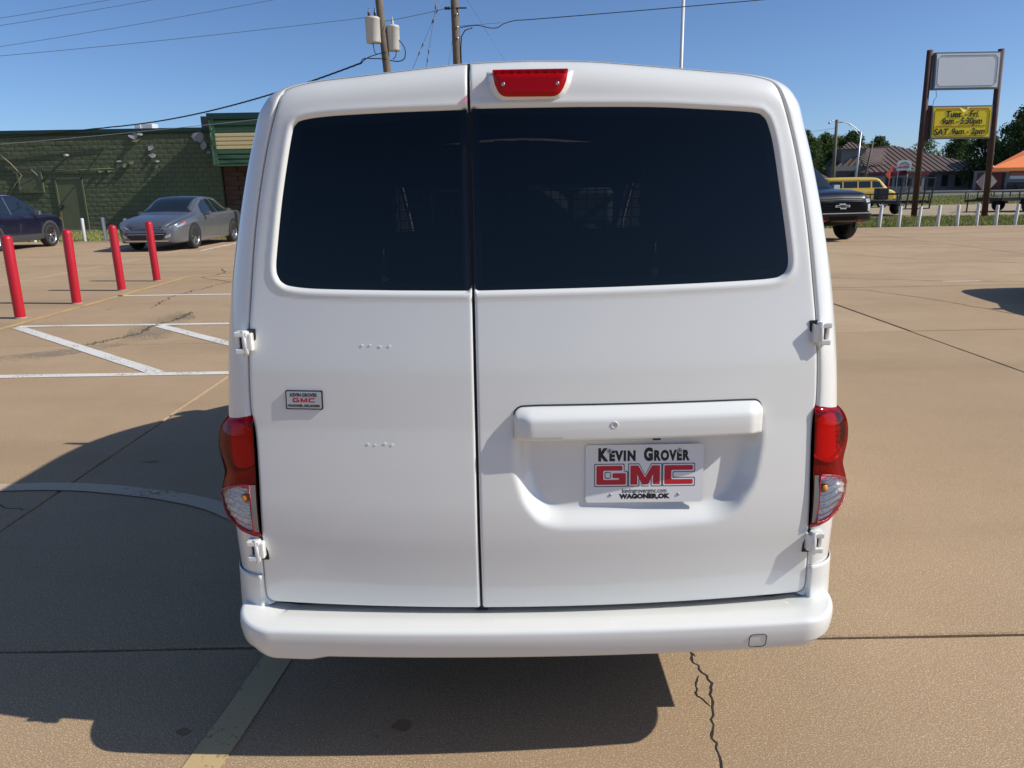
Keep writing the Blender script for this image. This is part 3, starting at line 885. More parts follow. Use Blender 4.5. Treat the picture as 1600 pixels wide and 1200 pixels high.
b = MB(); b.lathe([(.0095, yk + .004), (.0095, yk - .0015), (.0078, yk - .0022), (.0066, yk - .0005), (.0066, yk + .006)], 24, 'Y', (.262, 0, .976)); b.build('lock_ring', M_wpaint, hb, VO)
b = MB(); b.lathe([(.0001, yk + .001), (.0064, yk + .0012)], 16, 'Y', (.262, 0, .976)); b.box(.2612, .2628, yk - .0002, yk + .002, .9715, .9805); b.build('lock_cylinder', pmat('brass_lock', (.30, .22, .12), .4, metal=.8, var=.3, scale=90), hb, VO)
b = MB(); b.box(.366, .386, 1.818, 1.86, .926, .9345); b.build('plate_lamp', M_blk, hb, VO)
# thin dark shut line over the bar
b = MB(); Pp = HB[HB[:, 1] > .96]; Pp = Pp[np.argsort(Pp[:, 0])]; _xs = np.unique(np.concatenate([Pp[:, 0], np.linspace(Pp[0, 0], Pp[-1, 0], 60)])); Pp = np.stack([_xs, np.interp(_xs, Pp[:, 0], Pp[:, 1])], 1)
b.tube([(x + VX, float(np.interp(z + .0025, _z, _Y0)) + .095 * x * x - .0005, z + .003) for x, z in Pp], .0019, 6); b.build('handle_gasket', M_blk, hb, VO)

# dealer plate
PC = np.array([.351, .8225]); PW, PH = .316, .158
yt = float(rear_y(np.array([PC[0] - VX]), np.array([PC[1] + .06]))[0]); yb2 = float(rear_y(np.array([PC[0] - VX]), np.array([PC[1] - .06]))[0])
lean = math.atan2(yt - yb2, .12)
plate = bpy.data.objects.new('license_plate', None)
def strip_sheet(name, poly, y0, y1, mat, parent, cell=.05):
    return sheet(name, poly, lambda P: np.stack([P[:, 0], np.full(len(P), y0), P[:, 1]], 1), mat, parent, cell=cell, wall=lambda A: A * [1, 0, 1] + [0, y1, 0])
bpy.data.objects.remove(plate)
plate = strip_sheet('license_plate', round_poly([(-PW / 2, -PH / 2), (PW / 2, -PH / 2), (PW / 2, PH / 2), (-PW / 2, PH / 2)], .010), -.001, .002, M_plate, van)
tag(plate, 'white dealer plate with black and red lettering')
plate.location = (PC[0] - VX, (yt + yb2) / 2 - .010 - VY, PC[1]); plate.rotation_euler = (-lean, R(.3), 0)
b = MB(); b.box(-PW / 2 + .006, PW / 2 - .006, .002, .006, -PH / 2 + .004, PH / 2 - .01); b.build('plate_backing', M_trim, plate)
def gmc(parent, cx, cz, w, h, y, layers):
    """three block letters drawn as layered thick strokes"""
    lw = w / 3.30; g = w * .045
    k = h / 1.0
    sw = lw * .235; sy = .72
    xs = [cx - w / 2 + lw / 2, cx, cx + w / 2 - lw / 2]
    a, hh = lw / 2 - sw / 2, h / 2 - sw * sy / 2
    G = [(a, hh), (-a, hh), (-a, -hh), (a, -hh), (a, -.02 * h), (a * .12, -.02 * h)]
    Mm = [(-a, -h / 2), (-a, hh), (-a * .92, hh), (0, -hh * .62), (a * .92, hh), (a, hh), (a, -h / 2)]
    C = [(a + sw * .35, hh), (-a, hh), (-a, -hh), (a + sw * .35, -hh)]
    for name, ex, mat, dy in layers:
        V = []; F = []
        for j, (pth, x0) in enumerate(((G, xs[0]), (Mm, xs[1]), (C, xs[2]))):
            if j == 1:
                e = ex
                q = np.array([(-lw / 2 - e, -h / 2 - e), (-lw / 2 + sw + e, -h / 2 - e), (-lw / 2 + sw + e, h * .02), (-lw * .10 - e * .3, -h / 2 - e), (lw * .10 + e * .3, -h / 2 - e), (lw / 2 - sw - e, h * .02), (lw / 2 - sw - e, -h / 2 - e), (lw / 2 + e, -h / 2 - e),
                              (lw / 2 + e, h / 2 + e), (lw / 2 - sw * 1.15 - e * .4, h / 2 + e), (0, -h * .12 + e * 1.2), (-lw / 2 + sw * 1.15 + e * .4, h / 2 + e), (-lw / 2 - e, h / 2 + e)])
            else:
                q = stroke_poly(pth, sw + 2 * ex, ex, sy if ex == 0 else (sw * sy + 2 * ex) / (sw + 2 * ex))
                if j == 0: q = round_poly(q, .004)
                else: q = round_poly(q, .004)
            q = q + [x0, cz]
            V2, F2, *_ = fill2d(q, cell=.05)
            s = len(V); V += [(p[0], y - dy, p[1]) for p in V2]; F += [tuple(int(i) + s for i in f) for f in F2]
        mesh(name, V, F, mat, parent)
LAY = (('logo_outline', .0058, M_pgrey, .0001), ('logo_outline', .0034, M_plate, .0002), ('logo_letters', .0, M_pred, .0003))
gmc(plate, .002, -.004, .262, .052, -.001, LAY)
YT = -.00112
def ptext(body, size, x, z, bold, sx, mat=M_pblack, sp=1.0): return text('lettering', body, size, mat, plate, (x, YT, z), bold=bold, sx=sx, extrude=.00004, spacing=sp)
ptext('K', .045, -.113, .0505, .0030, .76); ptext('EVIN', .036, -.0590, .0475, .0024, .80, sp=1.22)
ptext('G', .045, .0105, .0505, .0030, .72); ptext('ROVER', .036, .0715, .0475, .0024, .73, sp=1.20)
ptext('kevingrovergmc.com', .0175, .000, -.0475, .00035, .82)
ptext('WAGONER,OK', .0165, .000, -.0630, .0014, 1.12, sp=1.06)
for x, z, r_, nm in ((-.094, .062, .0068, 'screw'), (.094, .062, .0068, 'screw'), (-.091, -.058, .0042, 'rivet_hole'), (.091, -.058, .0042, 'rivet_hole')):
    b = MB(); b.lathe([(r_, -.001), (r_, -.0020), (r_ * .75, -.0028), (.0001, -.0030)], 20, 'Y', (x, 0, z))
    s_ = b.build(nm, M_steel, plate)
    if nm == 'screw':
        b = MB(); b.box(x - .0042, x + .0042, -.0035, -.0028, z - .0007, z + .0007); b.box(x - .0007, x + .0007, -.0036, -.0029, z - .0042, z + .0042); b.build('screw_slot', M_pblack, plate)

# small dealer badge on the narrow door
BC = np.array([-.549, 1.0375])
def by(x, z): return float(rear_y(np.array([x - VX]), np.array([z]), False)[0])
bl = math.atan2(by(BC[0], 1.06) - by(BC[0], 1.015), .045); by_ = math.atan2(by(-.50, BC[1]) - by(-.60, BC[1]), .10)
badge = strip_sheet('dealer_badge', round_poly([(-.0505, -.0255), (.0505, -.0255), (.0505, .0255), (-.0505, .0255)], .004), -.0018, .002, M_pblack, van)
badge.location = (BC[0] - VX, by(*BC) - .0022 - VY, BC[1]); badge.rotation_euler = (-bl, 0, by_)
tag(badge, 'small black bordered dealer badge')
strip_sheet('badge_face', round_poly([(-.0475, -.0225), (.0475, -.0225), (.0475, .0225), (-.0475, .0225)], .003), -.0021, -.0018, pmat('badge_silver', (.52, .53, .52), .4, var=.05, scale=60), badge)
text('lettering', 'KEVIN GROVER', .0125, M_pblack, badge, (-.0005, -.0024, .0132), bold=.0004, sx=.84, extrude=.0001)
text('lettering', 'WAGONER, OKLAHOMA', .0086, M_pblack, badge, (-.0005, -.0024, -.0155), bold=.0004, sx=.90, extrude=.0001)
gmc(badge, 0, -.0005, .062, .0115, -.0021, (('logo_letters', .0, M_pred, .0002),))

# flecks of old badge glue on the narrow door
M_glue = pmat('glue_flecks', (.86, .86, .85), .6, var=.05, scale=50)
for cz, seed in ((1.178, 1), (.919, 2)):
    r_ = random.Random(seed)
    for k, x in enumerate((-.386, -.366, -.338, -.318)):
        c = np.array([x - VX + r_.uniform(-.003, .003), cz + r_.uniform(-.003, .003)])
        pl = np.array([c + np.array([math.cos(a) * r_.uniform(.0015, .0055), math.sin(a) * r_.uniform(.001, .004)]) for a in np.linspace(0, 6.28, 8)[:-1]])
        sheet('glue_fleck', pl, vsurf(-.0012, False), M_glue, door_l, cell=.02, wall=lambda A: A + [0, .002, 0], origin=VO)

# tail lamps
LZ = [.650, .660, .675, .70, .735, .770, .800, .818, .845, .88, .915, .945, .968, .985, .994]
LXo = [.800, .832, .854, .872, .8825, .881, .873, .8695, .874, .8815, .8815, .873, .853, .822, .795]
lz = catmull(np.stack([LZ, LXo], 1), 6)
def lamp_xo(z): return np.interp(z, lz[:, 0], lz[:, 1])
def lamp_map(sg, inset=0.0):
    """(u, z) -> wrapped lamp surface; u runs 0..1 from the door edge round to the flank"""
    def f(P):
        u, z = np.clip(P[:, 0] / .16, 0, 1), P[:, 1]
        th = u * math.pi / 2
        xi = .7510 + 0 * z; xo = lamp_xo(z) - inset
        x = xi + (xo - xi) * np.sin(th)
        y = np.interp(z, _z, _Y0) + .095 * xi ** 2 - .008 + .113 * (1 - np.cos(th)) ** 1.05 + inset * np.cos(th)
        edge = np.minimum(z - .650, .994 - z)
        y = y + .016 * np.clip(1 - edge / .018, 0, 1) ** 2
        return np.stack([sg * x + VX, y, z], 1)
    return f
def lamp(sg):
    root = bpy.data.objects.new('tail_lamp', None); col.objects.link(root); root.parent = van; root.location = (0, 0, 0)
    OLc = np.array([(0, .652), (.16, .652), (.16, .992), (0, .992)])
    # lower clear bowl: half disc in (u,z)
    cz, rz = .7395, .066
    bowl = np.array([(.017, cz - rz)] + [(.16 * 2 / math.pi * math.asin(.166 + .82 * math.sin(a)), cz - rz * math.cos(a)) for a in np.linspace(0.05, math.pi - .05, 30)] + [(.017, cz + rz)])
    f0 = lamp_map(sg)
    flip = (lambda P: f0(P))
    sheet('red_lens', OLc, f0, M_redlens, root, holes=[bowl], cell=.010, origin=VO, flip=sg < 0)
    sheet('clear_lens', bowl, f0, M_clearlens, root, cell=.012, origin=VO, flip=sg < 0)
    # red housing behind the red lens with a stepped round bowl and prism ribs
    fr = lamp_map(sg, .008); fc = lamp_map(sg, .005)
    def f_red(P):
        A = fr(P)
        d = np.sqrt(((P[:, 0] - .055) / .075) ** 2 + ((P[:, 1] - .905) / .068) ** 2)
        A[:, 1] += .022 * smooth01((1.0 - d) / .25) + .005 * np.sin(P[:, 1] * 420) * (d < .75) - .006 * np.exp(-((d - 1.02) / .06) ** 2)
        return A
    sheet('lamp_housing', OLc, f_red, M_redbody, root, holes=[bowl], cell=.006, origin=VO, flip=sg < 0)
    def f_clr(P):
        A = fc(P); A[:, 1] += .003 + .0025 * np.sin(P[:, 1] * 330 + 2 * np.sin(P[:, 0] * 60)); return A
    sheet('reflector', bowl, f_clr, M_refl, root, cell=.0035, origin=VO, flip=sg < 0)
    # bright silver strip beside the clear bowl and amber bulb
    st = np.array([(.003, cz - rz), (.0135, cz - rz), (.0135, cz + rz), (.003, cz + rz)])
    sheet('side_strip', st, lambda P: f0(P) + [0, -.0012, 0], pmat('lamp_grey_strip', (.22, .20, .19), .3, var=.1, scale=50), root, cell=.02, wall=lambda A: A + [0, .003, 0], origin=VO)
    bx = sg * (.785) + VX
    byy = float(np.interp(cz + .03, _z, _Y0)) + .095 * .785 ** 2
    b = MB(); b.lathe([(.0001, byy - .012), (.009, byy - .010), (.012, byy - .004), (.012, byy + .010)], 14, 'Y', (bx, 0, cz + .028)); b.build('bulb', M_amber, root, VO)
    # rim of the clear bowl
    rim = f0(np.concatenate([bowl, bowl[:1]]) + [0, 0]) + [0, -.001, 0]
    b = MB(); b.tube([tuple(p) for p in rim], .0028, 6, caps=False); b.build('lens_rim', M_redbody, root, VO)
    # inner edge of the lamp towards the door
    b = MB()
    e = f0(np.stack([np.zeros(30), np.linspace(.652, .992, 30)], 1))
    V = [tuple(p) for p in e] + [tuple(p + np.array([0, .035, 0])) for p in e]
    b.add(V, [(i, i + 1, 31 + i, 30 + i) for i in range(29)]); b.build('lamp_edge', M_redbody, root, VO, fix=False)
    # back shell so no light leaks through
    fb = lamp_map(sg, .045)
    sheet('lamp_back', OLc, fb, M_trim, root, cell=.03, origin=VO)
    e0 = f0(resample(OLc, .02)); e1 = fb(resample(OLc, .02)); k = len(e0)
    mesh('lamp_side', np.concatenate([e0, e1]), [(i, (i + 1) % k, k + (i + 1) % k, k + i) for i in range(k)], M_redbody, root, True, VO)
    return root
lamp(1); lamp(-1)

# high brake lamp
BLc = np.array([.057, 1.8185])
bo = round_poly(np.array([(-.092, 1.848), (-.088, 1.815), (-.072, 1.786), (.070, 1.785), (.088, 1.814), (.094, 1.848)]), [.004, .02, .02, .02, .02, .004])
boc = resample(ccw(bo), .006)
bl_root = bpy.data.objects.new('high_brake_lamp', None); col.objects.link(bl_root); bl_root.parent = van
def bl_y(P, off):
    y = np.interp(np.minimum(P[:, 1], 1.80), _z, _Y0) + .095 * P[:, 0] ** 2 + (P[:, 1] - 1.785) * .10 + off
    de = -sdf(P, boc)
    return y + .008 * np.clip(1 - de / .012, 0, 1) ** 2
sheet('brake_lens', bo, lambda P: np.stack([P[:, 0] + VX, bl_y(P, -.030), P[:, 1]], 1), M_redlens, bl_root, cell=.008, rings=(.003, .007), wall=lambda A: A + [0, .075, 0], origin=VO)
bi = bo * [.96, 1] + [0, 0]
sheet('brake_reflector', bi, lambda P: np.stack([P[:, 0] + VX, bl_y(P, -.018) + .0035 * np.abs(np.sin(P[:, 0] * 150)) + .003 * np.abs(np.sin(P[:, 1] * 210)), P[:, 1]], 1), M_redbody, bl_root, cell=.0035, origin=VO)
b = MB()
for x in (-.066, .066):
    y = float(bl_y(np.array([(x, 1.813)]), -.032)[0]); b = MB(); b.lathe([(.0048, y + .004), (.0048, y), (.0036, y - .0012), (.0001, y - .001)], 14, 'Y', (x + VX, 0, 1.813)); b.build('lens_screw', M_steel, bl_root, VO)
# moulded pod that carries the lamp
pod = round_poly(np.array([(-.108, 1.850), (-.098, 1.806), (-.078, 1.777), (.076, 1.776), (.098, 1.805), (.110, 1.850)]), [.004, .03, .03, .03, .03, .004])
podc = resample(ccw(pod), .006)
def f_pod(P):
    base = rear_y(P[:, 0], P[:, 1], False); de = -sdf(P, podc)
    y = base - np.maximum(0, base - bl_y(P, -.022)) * smooth01(de / .016)
    return np.stack([P[:, 0] + VX, y, P[:, 1]], 1)
sheet('lamp_pod', pod, f_pod, M_wpaint, bl_root, cell=.006, origin=VO, wall=lambda A: A + [0, .01, 0])

# door hinges: bracket on the pillar, two lugs and a pin, dark cut-out in the door edge
for sg, z0 in ((1, 1.187), (-1, 1.190), (1, .617), (-1, .622)):
    xd = .7465 if z0 > 1 else .754
    h = bpy.data.objects.new('door_hinge', None); col.objects.link(h); h.parent = van
    ys = float(rear_y(np.array([sg * (xd - .004)]), np.array([z0]), False)[0])
    def X(v): return VX + sg * v
    def bx(b, a0, a1, y0, y1, zz0, zz1): b.box(min(X(a0), X(a1)), max(X(a0), X(a1)), ys + y0, ys + y1, z0 + zz0, z0 + zz1)
    b = MB(); bx(b, xd - .017, xd + .003, -.0012, .01, -.036, .032); b.build('hinge_recess', M_blk, h, VO, bevel=.0006)
    b = MB(); bx(b, xd - .011, xd + .006, -.020, .004, -.024, .023); b.build('hinge_leaf', M_wpaint, h, VO, bevel=.004)
    b = MB()
    bx(b, xd + .000, xd + .034, -.022, .012, .014, .028); bx(b, xd + .000, xd + .034, -.022, .012, -.031, -.017); bx(b, xd + .024, xd + .033, -.012, .014, -.030, .027)
    b.build('hinge_bracket', M_wpaint, h, VO, bevel=.003)
    b = MB(); b.tube([(X(xd + .008), ys - .015, z0 - .034), (X(xd + .008), ys - .015, z0 + .031)], .0075, 12); b.build('hinge_pin', M_wpaint, h, VO)
    b = MB(); bx(b, xd + .014, xd + .025, -.003, .006, -.018, .015); b.build('hinge_gap', M_trim, h, VO)

# wheels
def wheel_parts(parent, loc, rad, wid, sg, rim=M_alloy, spokes=5, twin=True, name='wheel', rimfrac=.70, sharedcache={}):
    """tyre and spoked rim as sub-parts of an Empty; sg = +1 outer face to +X"""
    w = bpy.data.objects.new(name, None); col.objects.link(w); w.parent = parent; w.location = loc
    key = (rad, wid, sg, spokes, twin, rim.name)
    if key not in sharedcache:
        rr = rad * rimfrac
        b = MB(); b.lathe([(rr, -wid / 2 * .92), (rad * .93, -wid / 2), (rad * .985, -wid / 2 * .75), (rad, -wid / 2 * .4), (rad, wid / 2 * .4), (rad * .985, wid / 2 * .75), (rad * .93, wid / 2), (rr * 1.04, wid / 2 * .97), (rr, wid / 2 * .90), (rr * .97, wid * .1)], 40, 'X')
        t_ = b.build('tyre', M_tyre)
        b = MB(); f_ = wid / 2 * .80 * sg
        b.lathe([(rr * 1.0, f_ * 1.06), (rr * .90, f_), (rr * .88, f_ * .3)], 40, 'X')
        b.lathe([(.001, f_ * .98), (rr * .20, f_ * .96), (rr * .24, f_ * .5)], 20, 'X')
        for k in range(spokes):
            for dv in ((-.16, .16) if twin else (0,)):
                a = 2 * math.pi * k / spokes + .3
                b.bar((f_ * .80, rr * .15 * math.cos(a), rr * .15 * math.sin(a)), (f_ * .90, rr * .93 * math.cos(a + dv), rr * .93 * math.sin(a + dv)), rr * (.11 if twin else .24), abs(f_) * .25, up=(1, 0, 0))
        r_ = b.build('rim', rim)
        b = MB(); b.lathe([(.001, f_ * .25), (rr * .9, f_ * .25)], 24, 'X'); d_ = b.build('brake_disc', M_trim)
        sharedcache[key] = (t_.data, r_.data, d_.data)
        for o in (t_, r_, d_): bpy.data.objects.remove(o)
    for nm, me in zip(('tyre', 'rim', 'brake_disc'), sharedcache[key]): link(nm, me, None, w)
    return w

def patch(name, bvh, poly, axis, sg, off, mat, parent, origin=(0, 0, 0), cell=.05, far=20.0):
    """thin panel laid on a body by projecting its outline along X or Y; local coordinates of the body"""
    def f(P):
        out = []
        last = Vector((sg * .85 if axis == 'X' else 0, sg * 2.2 if axis == 'Y' else 0, .5))
        for p in P:
            if axis == 'X': o = Vector((sg * far, p[0], p[1])); d = Vector((-sg, 0, 0))
            elif axis == 'Y': o = Vector((p[0], sg * far, p[1])); d = Vector((0, -sg, 0))
            else: o = Vector((p[0], p[1], far)); d = Vector((0, 0, -1))
            h = bvh.ray_cast(o, d)
            v = h[0] if h[0] is not None else (Vector((last.x if axis == 'X' else p[0], last.y if axis == 'Y' else (p[0] if axis == 'X' else p[1]), p[1] if axis != 'Z' else last.z)) if last else o)
            last = v
            out.append(tuple(v - d * off))
        return np.array(out)
    dn = {'X': (-sg, 0, 0), 'Y': (0, -sg, 0), 'Z': (0, 0, -1)}[axis]
    dn = np.array(dn, float)
    return sheet(name, poly, f, mat, parent, cell=cell, wall=lambda A: A + dn * (off + .01), origin=origin)
for Y in (2.72, 5.55):
    for sg in (1, -1):
        wheel_parts(van, (sg * .77, Y - VY, .315), .315, .19, sg, spokes=8, twin=False)
        arch = [(Y + .385 * math.cos(a), .33 + .385 * math.sin(a)) for a in np.linspace(-.15, math.pi + .15, 22)]
        patch('wheel_arch', bvh_side, np.array(arch), 'X', sg, .004, M_blk, van, VO, cell=.06)
for sg in (1, -1):
    b = MB(); b.add([(VX + sg * .84, 4.95, 1.16), (VX + sg * .84, 5.05, 1.12), (VX + sg * 1.02, 4.97, 1.10), (VX + sg * 1.02, 4.93, 1.28), (VX + sg * .88, 4.93, 1.28), (VX + sg * .90, 5.08, 1.25), (VX + sg * 1.0, 5.04, 1.24), (VX + sg * 1.0, 5.05, 1.12)], [(0, 1, 7, 2), (0, 2, 3, 4), (1, 5, 6, 7), (4, 3, 6, 5), (0, 4, 5, 1), (2, 7, 6, 3)])
    b.build('wing_mirror', M_wpaint, van, VO, bevel=.012)
    # sliding-door shut lines and rail
    for pts in ([(2.95, .48), (2.95, 1.45), (3.0, 1.60)], [(3.62, .48), (3.60, 1.15), (3.60, 1.70)], [(4.72, .52), (4.95, .8), (4.95, 1.14)], [(2.25, 1.02), (3.55, 1.02)]):
        pp = []
        for y, z in catmull(np.array(pts), 8):
            h = bvh_side.ray_cast(Vector((sg * 9, y, z)), Vector((-sg, 0, 0)))
            if h[0]: pp.append(tuple(h[0]))
        if len(pp) > 2: MB().tube(pp, .004, 6).build('side_shut_line', M_blk, van, VO)
# ================================================================ VEHICLES OF THE BACKGROUND
M_grey_paint = pmat('grey_metallic_paint', (.155, .162, .175), .28, metal=.5, var=.05, scale=8, coat=1.0)
M_navy_paint = pmat('navy_paint', (.012, .014, .038), .28, metal=.3, var=.1, scale=8, coat=1.0)
M_black_paint = pmat('black_truck_paint', (.003, .005, .010), .3, metal=.0, var=.1, scale=8, coat=.2, spec=.3)
M_deepblk = pmat('gloss_black_grille', (.003, .003, .004), .5, var=.2, scale=10, spec=.15)
M_yellow_paint = pmat('old_yellow_paint', (.62, .42, .05), .5, var=.18, scale=3, coat=.2)
M_white_paint = pmat('white_truck_paint', (.72, .72, .72), .35, var=.04, scale=5, coat=.6)
M_carglass = pmat('dark_car_glass', (.012, .018, .022), .06, var=.3, scale=3, coat=.6)
M_cladding = pmat('grey_cladding', (.05, .05, .052), .7, var=.15, scale=10)
M_lamp_glass = pmat('headlamp_glass', (.45, .46, .48), .12, metal=.4, var=.3, scale=40, coat=1.0)
M_orange_lens = pmat('orange_lens', (.75, .12, .03), .25, var=.15, scale=40, coat=.5)
M_tail_red = pmat('tail_red', (.40, .012, .012), .25, var=.15, scale=40, coat=.5)
M_silver = pmat('silver_trim', (.62, .63, .64), .25, metal=.9, var=.06, scale=30)

def pchip(xs, ys, q):
    return np.interp(q, xs, ys)

class CarBody:
    """lofted body in local coordinates: +Y is the nose; stations (y, half width, sill z, belt z, rail half width, top z)"""
    def __init__(self, stations, sub=6, rail=.07):
        S = catmull(np.array(stations, float), sub)
        rows = []
        for y, w, zl, zb, wr, zt in S:
            zb = min(zb, zt - .03)
            key = np.array([(.80 * w, zl + .01), (.94 * w, zl + .02), (.985 * w, zl + .22 * (zb - zl)), (w, zl + .52 * (zb - zl)), (.995 * w, zl + .80 * (zb - zl)), (.955 * w, zb),
                            (wr + (.955 * w - wr) * .45, zb + (zt - rail - zb) * .55), (wr, zt - rail), (wr * .90, zt - rail * .35), (wr * .55, zt - .010), (0, zt)])
            rows.append((y, catmull(key, 4)))
        self.m = len(rows[0][1]) * 2 - 1
        V = []
        def ring(y, P): return [(x, y, z) for x, z in P] + [(-x, y, z) for x, z in P[::-1][1:]]
        y0, P0 = rows[0]; y1, P1 = rows[-1]
        def shrink(P, k): c = np.array([0, P[:, 1].mean()]); return c + (P - c) * k
        R_ = [ring(y0 - .035, shrink(P0, .80)), ring(y0 - .02, shrink(P0, .94))] + [ring(y, P) for y, P in rows] + [ring(y1 + .02, shrink(P1, .94)), ring(y1 + .035, shrink(P1, .80))]
        for r_ in R_: V += r_
        m = self.m; F = []
        for i in range(len(R_) - 1):
            for j in range(m):
                F.append((i * m + j, i * m + (j + 1) % m, (i + 1) * m + (j + 1) % m, (i + 1) * m + j))
        F.append(tuple(range(m))); F.append(tuple((len(R_) - 1) * m + j for j in reversed(range(m))))
        self.V, self.F = V, F
        self.bvh = BVHTree.FromPolygons(V, F)
        self.rad = 0
    def build(self, mat, parent, name='body'):
        o = mesh(name, self.V, self.F, mat, parent, True)
        bm = bmesh.new(); bm.from_mesh(o.data); bmesh.ops.recalc_face_normals(bm, faces=bm.faces); bm.to_mesh(o.data); bm.free()
        return o
    def side(self, name, poly, mat, parent, sides=(1, -1), r=.03, off=.006, cell=.08):
        for s in sides: patch(name, self.bvh, round_poly(poly, r), 'X', s, off, mat, parent, cell=cell)
    def face(self, name, poly, mat, parent, nose=1, r=.02, off=.008, cell=.08, mirror=False):
        patch(name, self.bvh, round_poly(poly, r), 'Y', nose, off, mat, parent, cell=cell)
        if mirror: patch(name, self.bvh, round_poly(np.array(poly) * [-1, 1], r), 'Y', nose, off, mat, parent, cell=cell)
    def over(self, name, poly, mat, parent, r=.05, off=.006, cell=.12):
        patch(name, self.bvh, round_poly(poly, r), 'Z', 1, off, mat, parent, cell=cell)
    def wheels(self, parent, ys, x, rad, wid, rim=M_alloy, spokes=5, twin=True, arch=.06, lips=None):
        for y in ys:
            for s in (1, -1):
                ar = [(y + (rad + arch) * math.cos(a), rad + (rad + arch) * math.sin(a)) for a in np.linspace(-.25, math.pi + .25, 24)]
                if lips: patch('arch_trim', self.bvh, np.array([(y + (rad + arch + .07) * math.cos(a), rad + (rad + arch + .07) * math.sin(a)) for a in np.linspace(-.2, math.pi + .2, 24)]), 'X', s, .005, lips, parent, cell=.1)
                patch('wheel_arch', self.bvh, np.array(ar), 'X', s, .008, M_blk, parent, cell=.1)
                wheel_parts(parent, (s * x, y, rad), rad, wid, s, rim, spokes, twin)

def mirror_pair(parent, x, y, z, mat, w=.17, h=.12, d=.10):
    for s in (1, -1):
        b = MB(); b.box(min(s * x, s * (x + w)), max(s * x, s * (x + w)), y - d / 2, y + d / 2, z, z + h); b.bar((s * (x - .06), y, z + .01), (s * (x + .04), y, z + .03), .05, .04)
        b.build('door_mirror', mat, parent, bevel=.02)

# ---- grey sedan
def make_sedan():
    t = thing('grey_sedan', 'grey metallic four-door sedan parked facing out before the green block building', 'car')
    #      y     w     zl   belt  rail  top
    S = [(-2.44, .70, .34, .80, .50, .86), (-2.36, .82, .26, .90, .58, .98), (-2.10, .89, .22, .95, .62, 1.06), (-1.75, .915, .20, .96, .60, 1.10), (-1.40, .92, .19, .95, .575, 1.24), (-.95, .925, .18, .94, .565, 1.385), (-.4, .925, .18, .93, .58, 1.44),
         (.10, .925, .18, .92, .60, 1.445), (.50, .925, .18, .915, .625, 1.37), (.85, .925, .18, .91, .68, 1.20), (1.20, .925, .19, .90, .76, 1.01), (1.50, .92, .19, .87, .74, .955), (1.9, .905, .20, .82, .70, .88), (2.2, .87, .21, .76, .64, .80), (2.36, .78, .22, .70, .56, .73), (2.44, .66, .25, .62, .46, .66)]
    B = CarBody(S); B.build(M_grey_paint, t)
    B.side('side_window', [(.72, .955), (.52, 1.20), (.15, 1.335), (-.32, 1.345), (-.34, .965)], M_carglass, t)
    B.side('side_window', [(-.40, .965), (-.39, 1.345), (-.80, 1.31), (-1.12, 1.225), (-1.20, .985)], M_carglass, t)
    B.side('side_window', [(-1.25, 1.0), (-1.2, 1.20), (-1.50, 1.07)], M_carglass, t, r=.02)
    B.over('windscreen', [(-.60, .30), (.60, .30), (.735, 1.16), (-.735, 1.16)], M_carglass, t, .08)
    B.over('rear_window', [(-.56, -1.72), (.56, -1.72), (.52, -.98), (-.52, -.98)], M_carglass, t, .08)
    B.face('lower_grille', [(-.60, .50), (.60, .50), (.45, .315), (-.45, .315)], M_blk, t, r=.04)
    B.face('upper_grille', [(-.46, .655), (.46, .655), (.40, .585), (-.40, .585)], M_blk, t, r=.02)
    for z in (.36, .41, .46):
        B.face('grille_bar', [(-.52, z - .006), (.52, z - .006), (.53, z + .006), (-.53, z + .006)], M_silver if z > .45 else M_cladding, t, r=.003, off=.016)
    B.face('headlamp', [(.46, .60), (.74, .69), (.72, .63), (.60, .575)], M_lamp_glass, t, r=.02, mirror=True)
    B.side('headlamp', [(2.30, .63), (2.33, .67), (1.98, .755), (1.96, .70)], M_lamp_glass, t, r=.02)
    B.side('side_marker', [(2.02, .69), (2.04, .75), (1.90, .775), (1.90, .725)], M_orange_lens, t, r=.01, off=.009)
    B.face('fog_lamp', [(.52, .40), (.68, .47), (.68, .40), (.56, .345)], M_lamp_glass, t, r=.02, off=.010, mirror=True)
    B.face('lower_lip', [(-.62, .30), (.62, .30), (.60, .262), (-.60, .262)], M_silver, t, r=.01)
    B.face('tail_lamp', [(.42, .84), (.70, .86), (.72, .72), (.46, .74)], M_tail_red, t, nose=-1, mirror=True)
    for y in (.80, -.36): B.side('door_line', [(y, .30), (y - .01, .30), (y - .04, .93), (y - .03, .93)], M_blk, t, r=.0005, off=.002, cell=.3)
    for y in (.0, -1.0): B.side('door_handle', [(y, .80), (y + .16, .79), (y + .16, .825), (y, .835)], M_silver, t, r=.01, off=.022)
    B.wheels(t, (1.42, -1.41), .83, .335, .215, spokes=5)
    mirror_pair(t, .93, .62, .90, M_grey_paint)
    return t
sedan = make_sedan()
def place(o, x, y, heading):
    """heading: compass-like angle of the nose from +Y, anticlockwise"""
    o.location = (x, y, 0); o.rotation_euler = (0, 0, R(heading)); return o
place(sedan, -10.02, 23.35, 178); sedan.scale = (1, 1, 1.03)

# ---- sedan out of frame to the east whose shadow crosses the lot
s2 = copy_tree(sedan); place(s2, 8.42, 8.35, 2)
s2['label'] = 'grey sedan standing in the open lot away from the buildings'
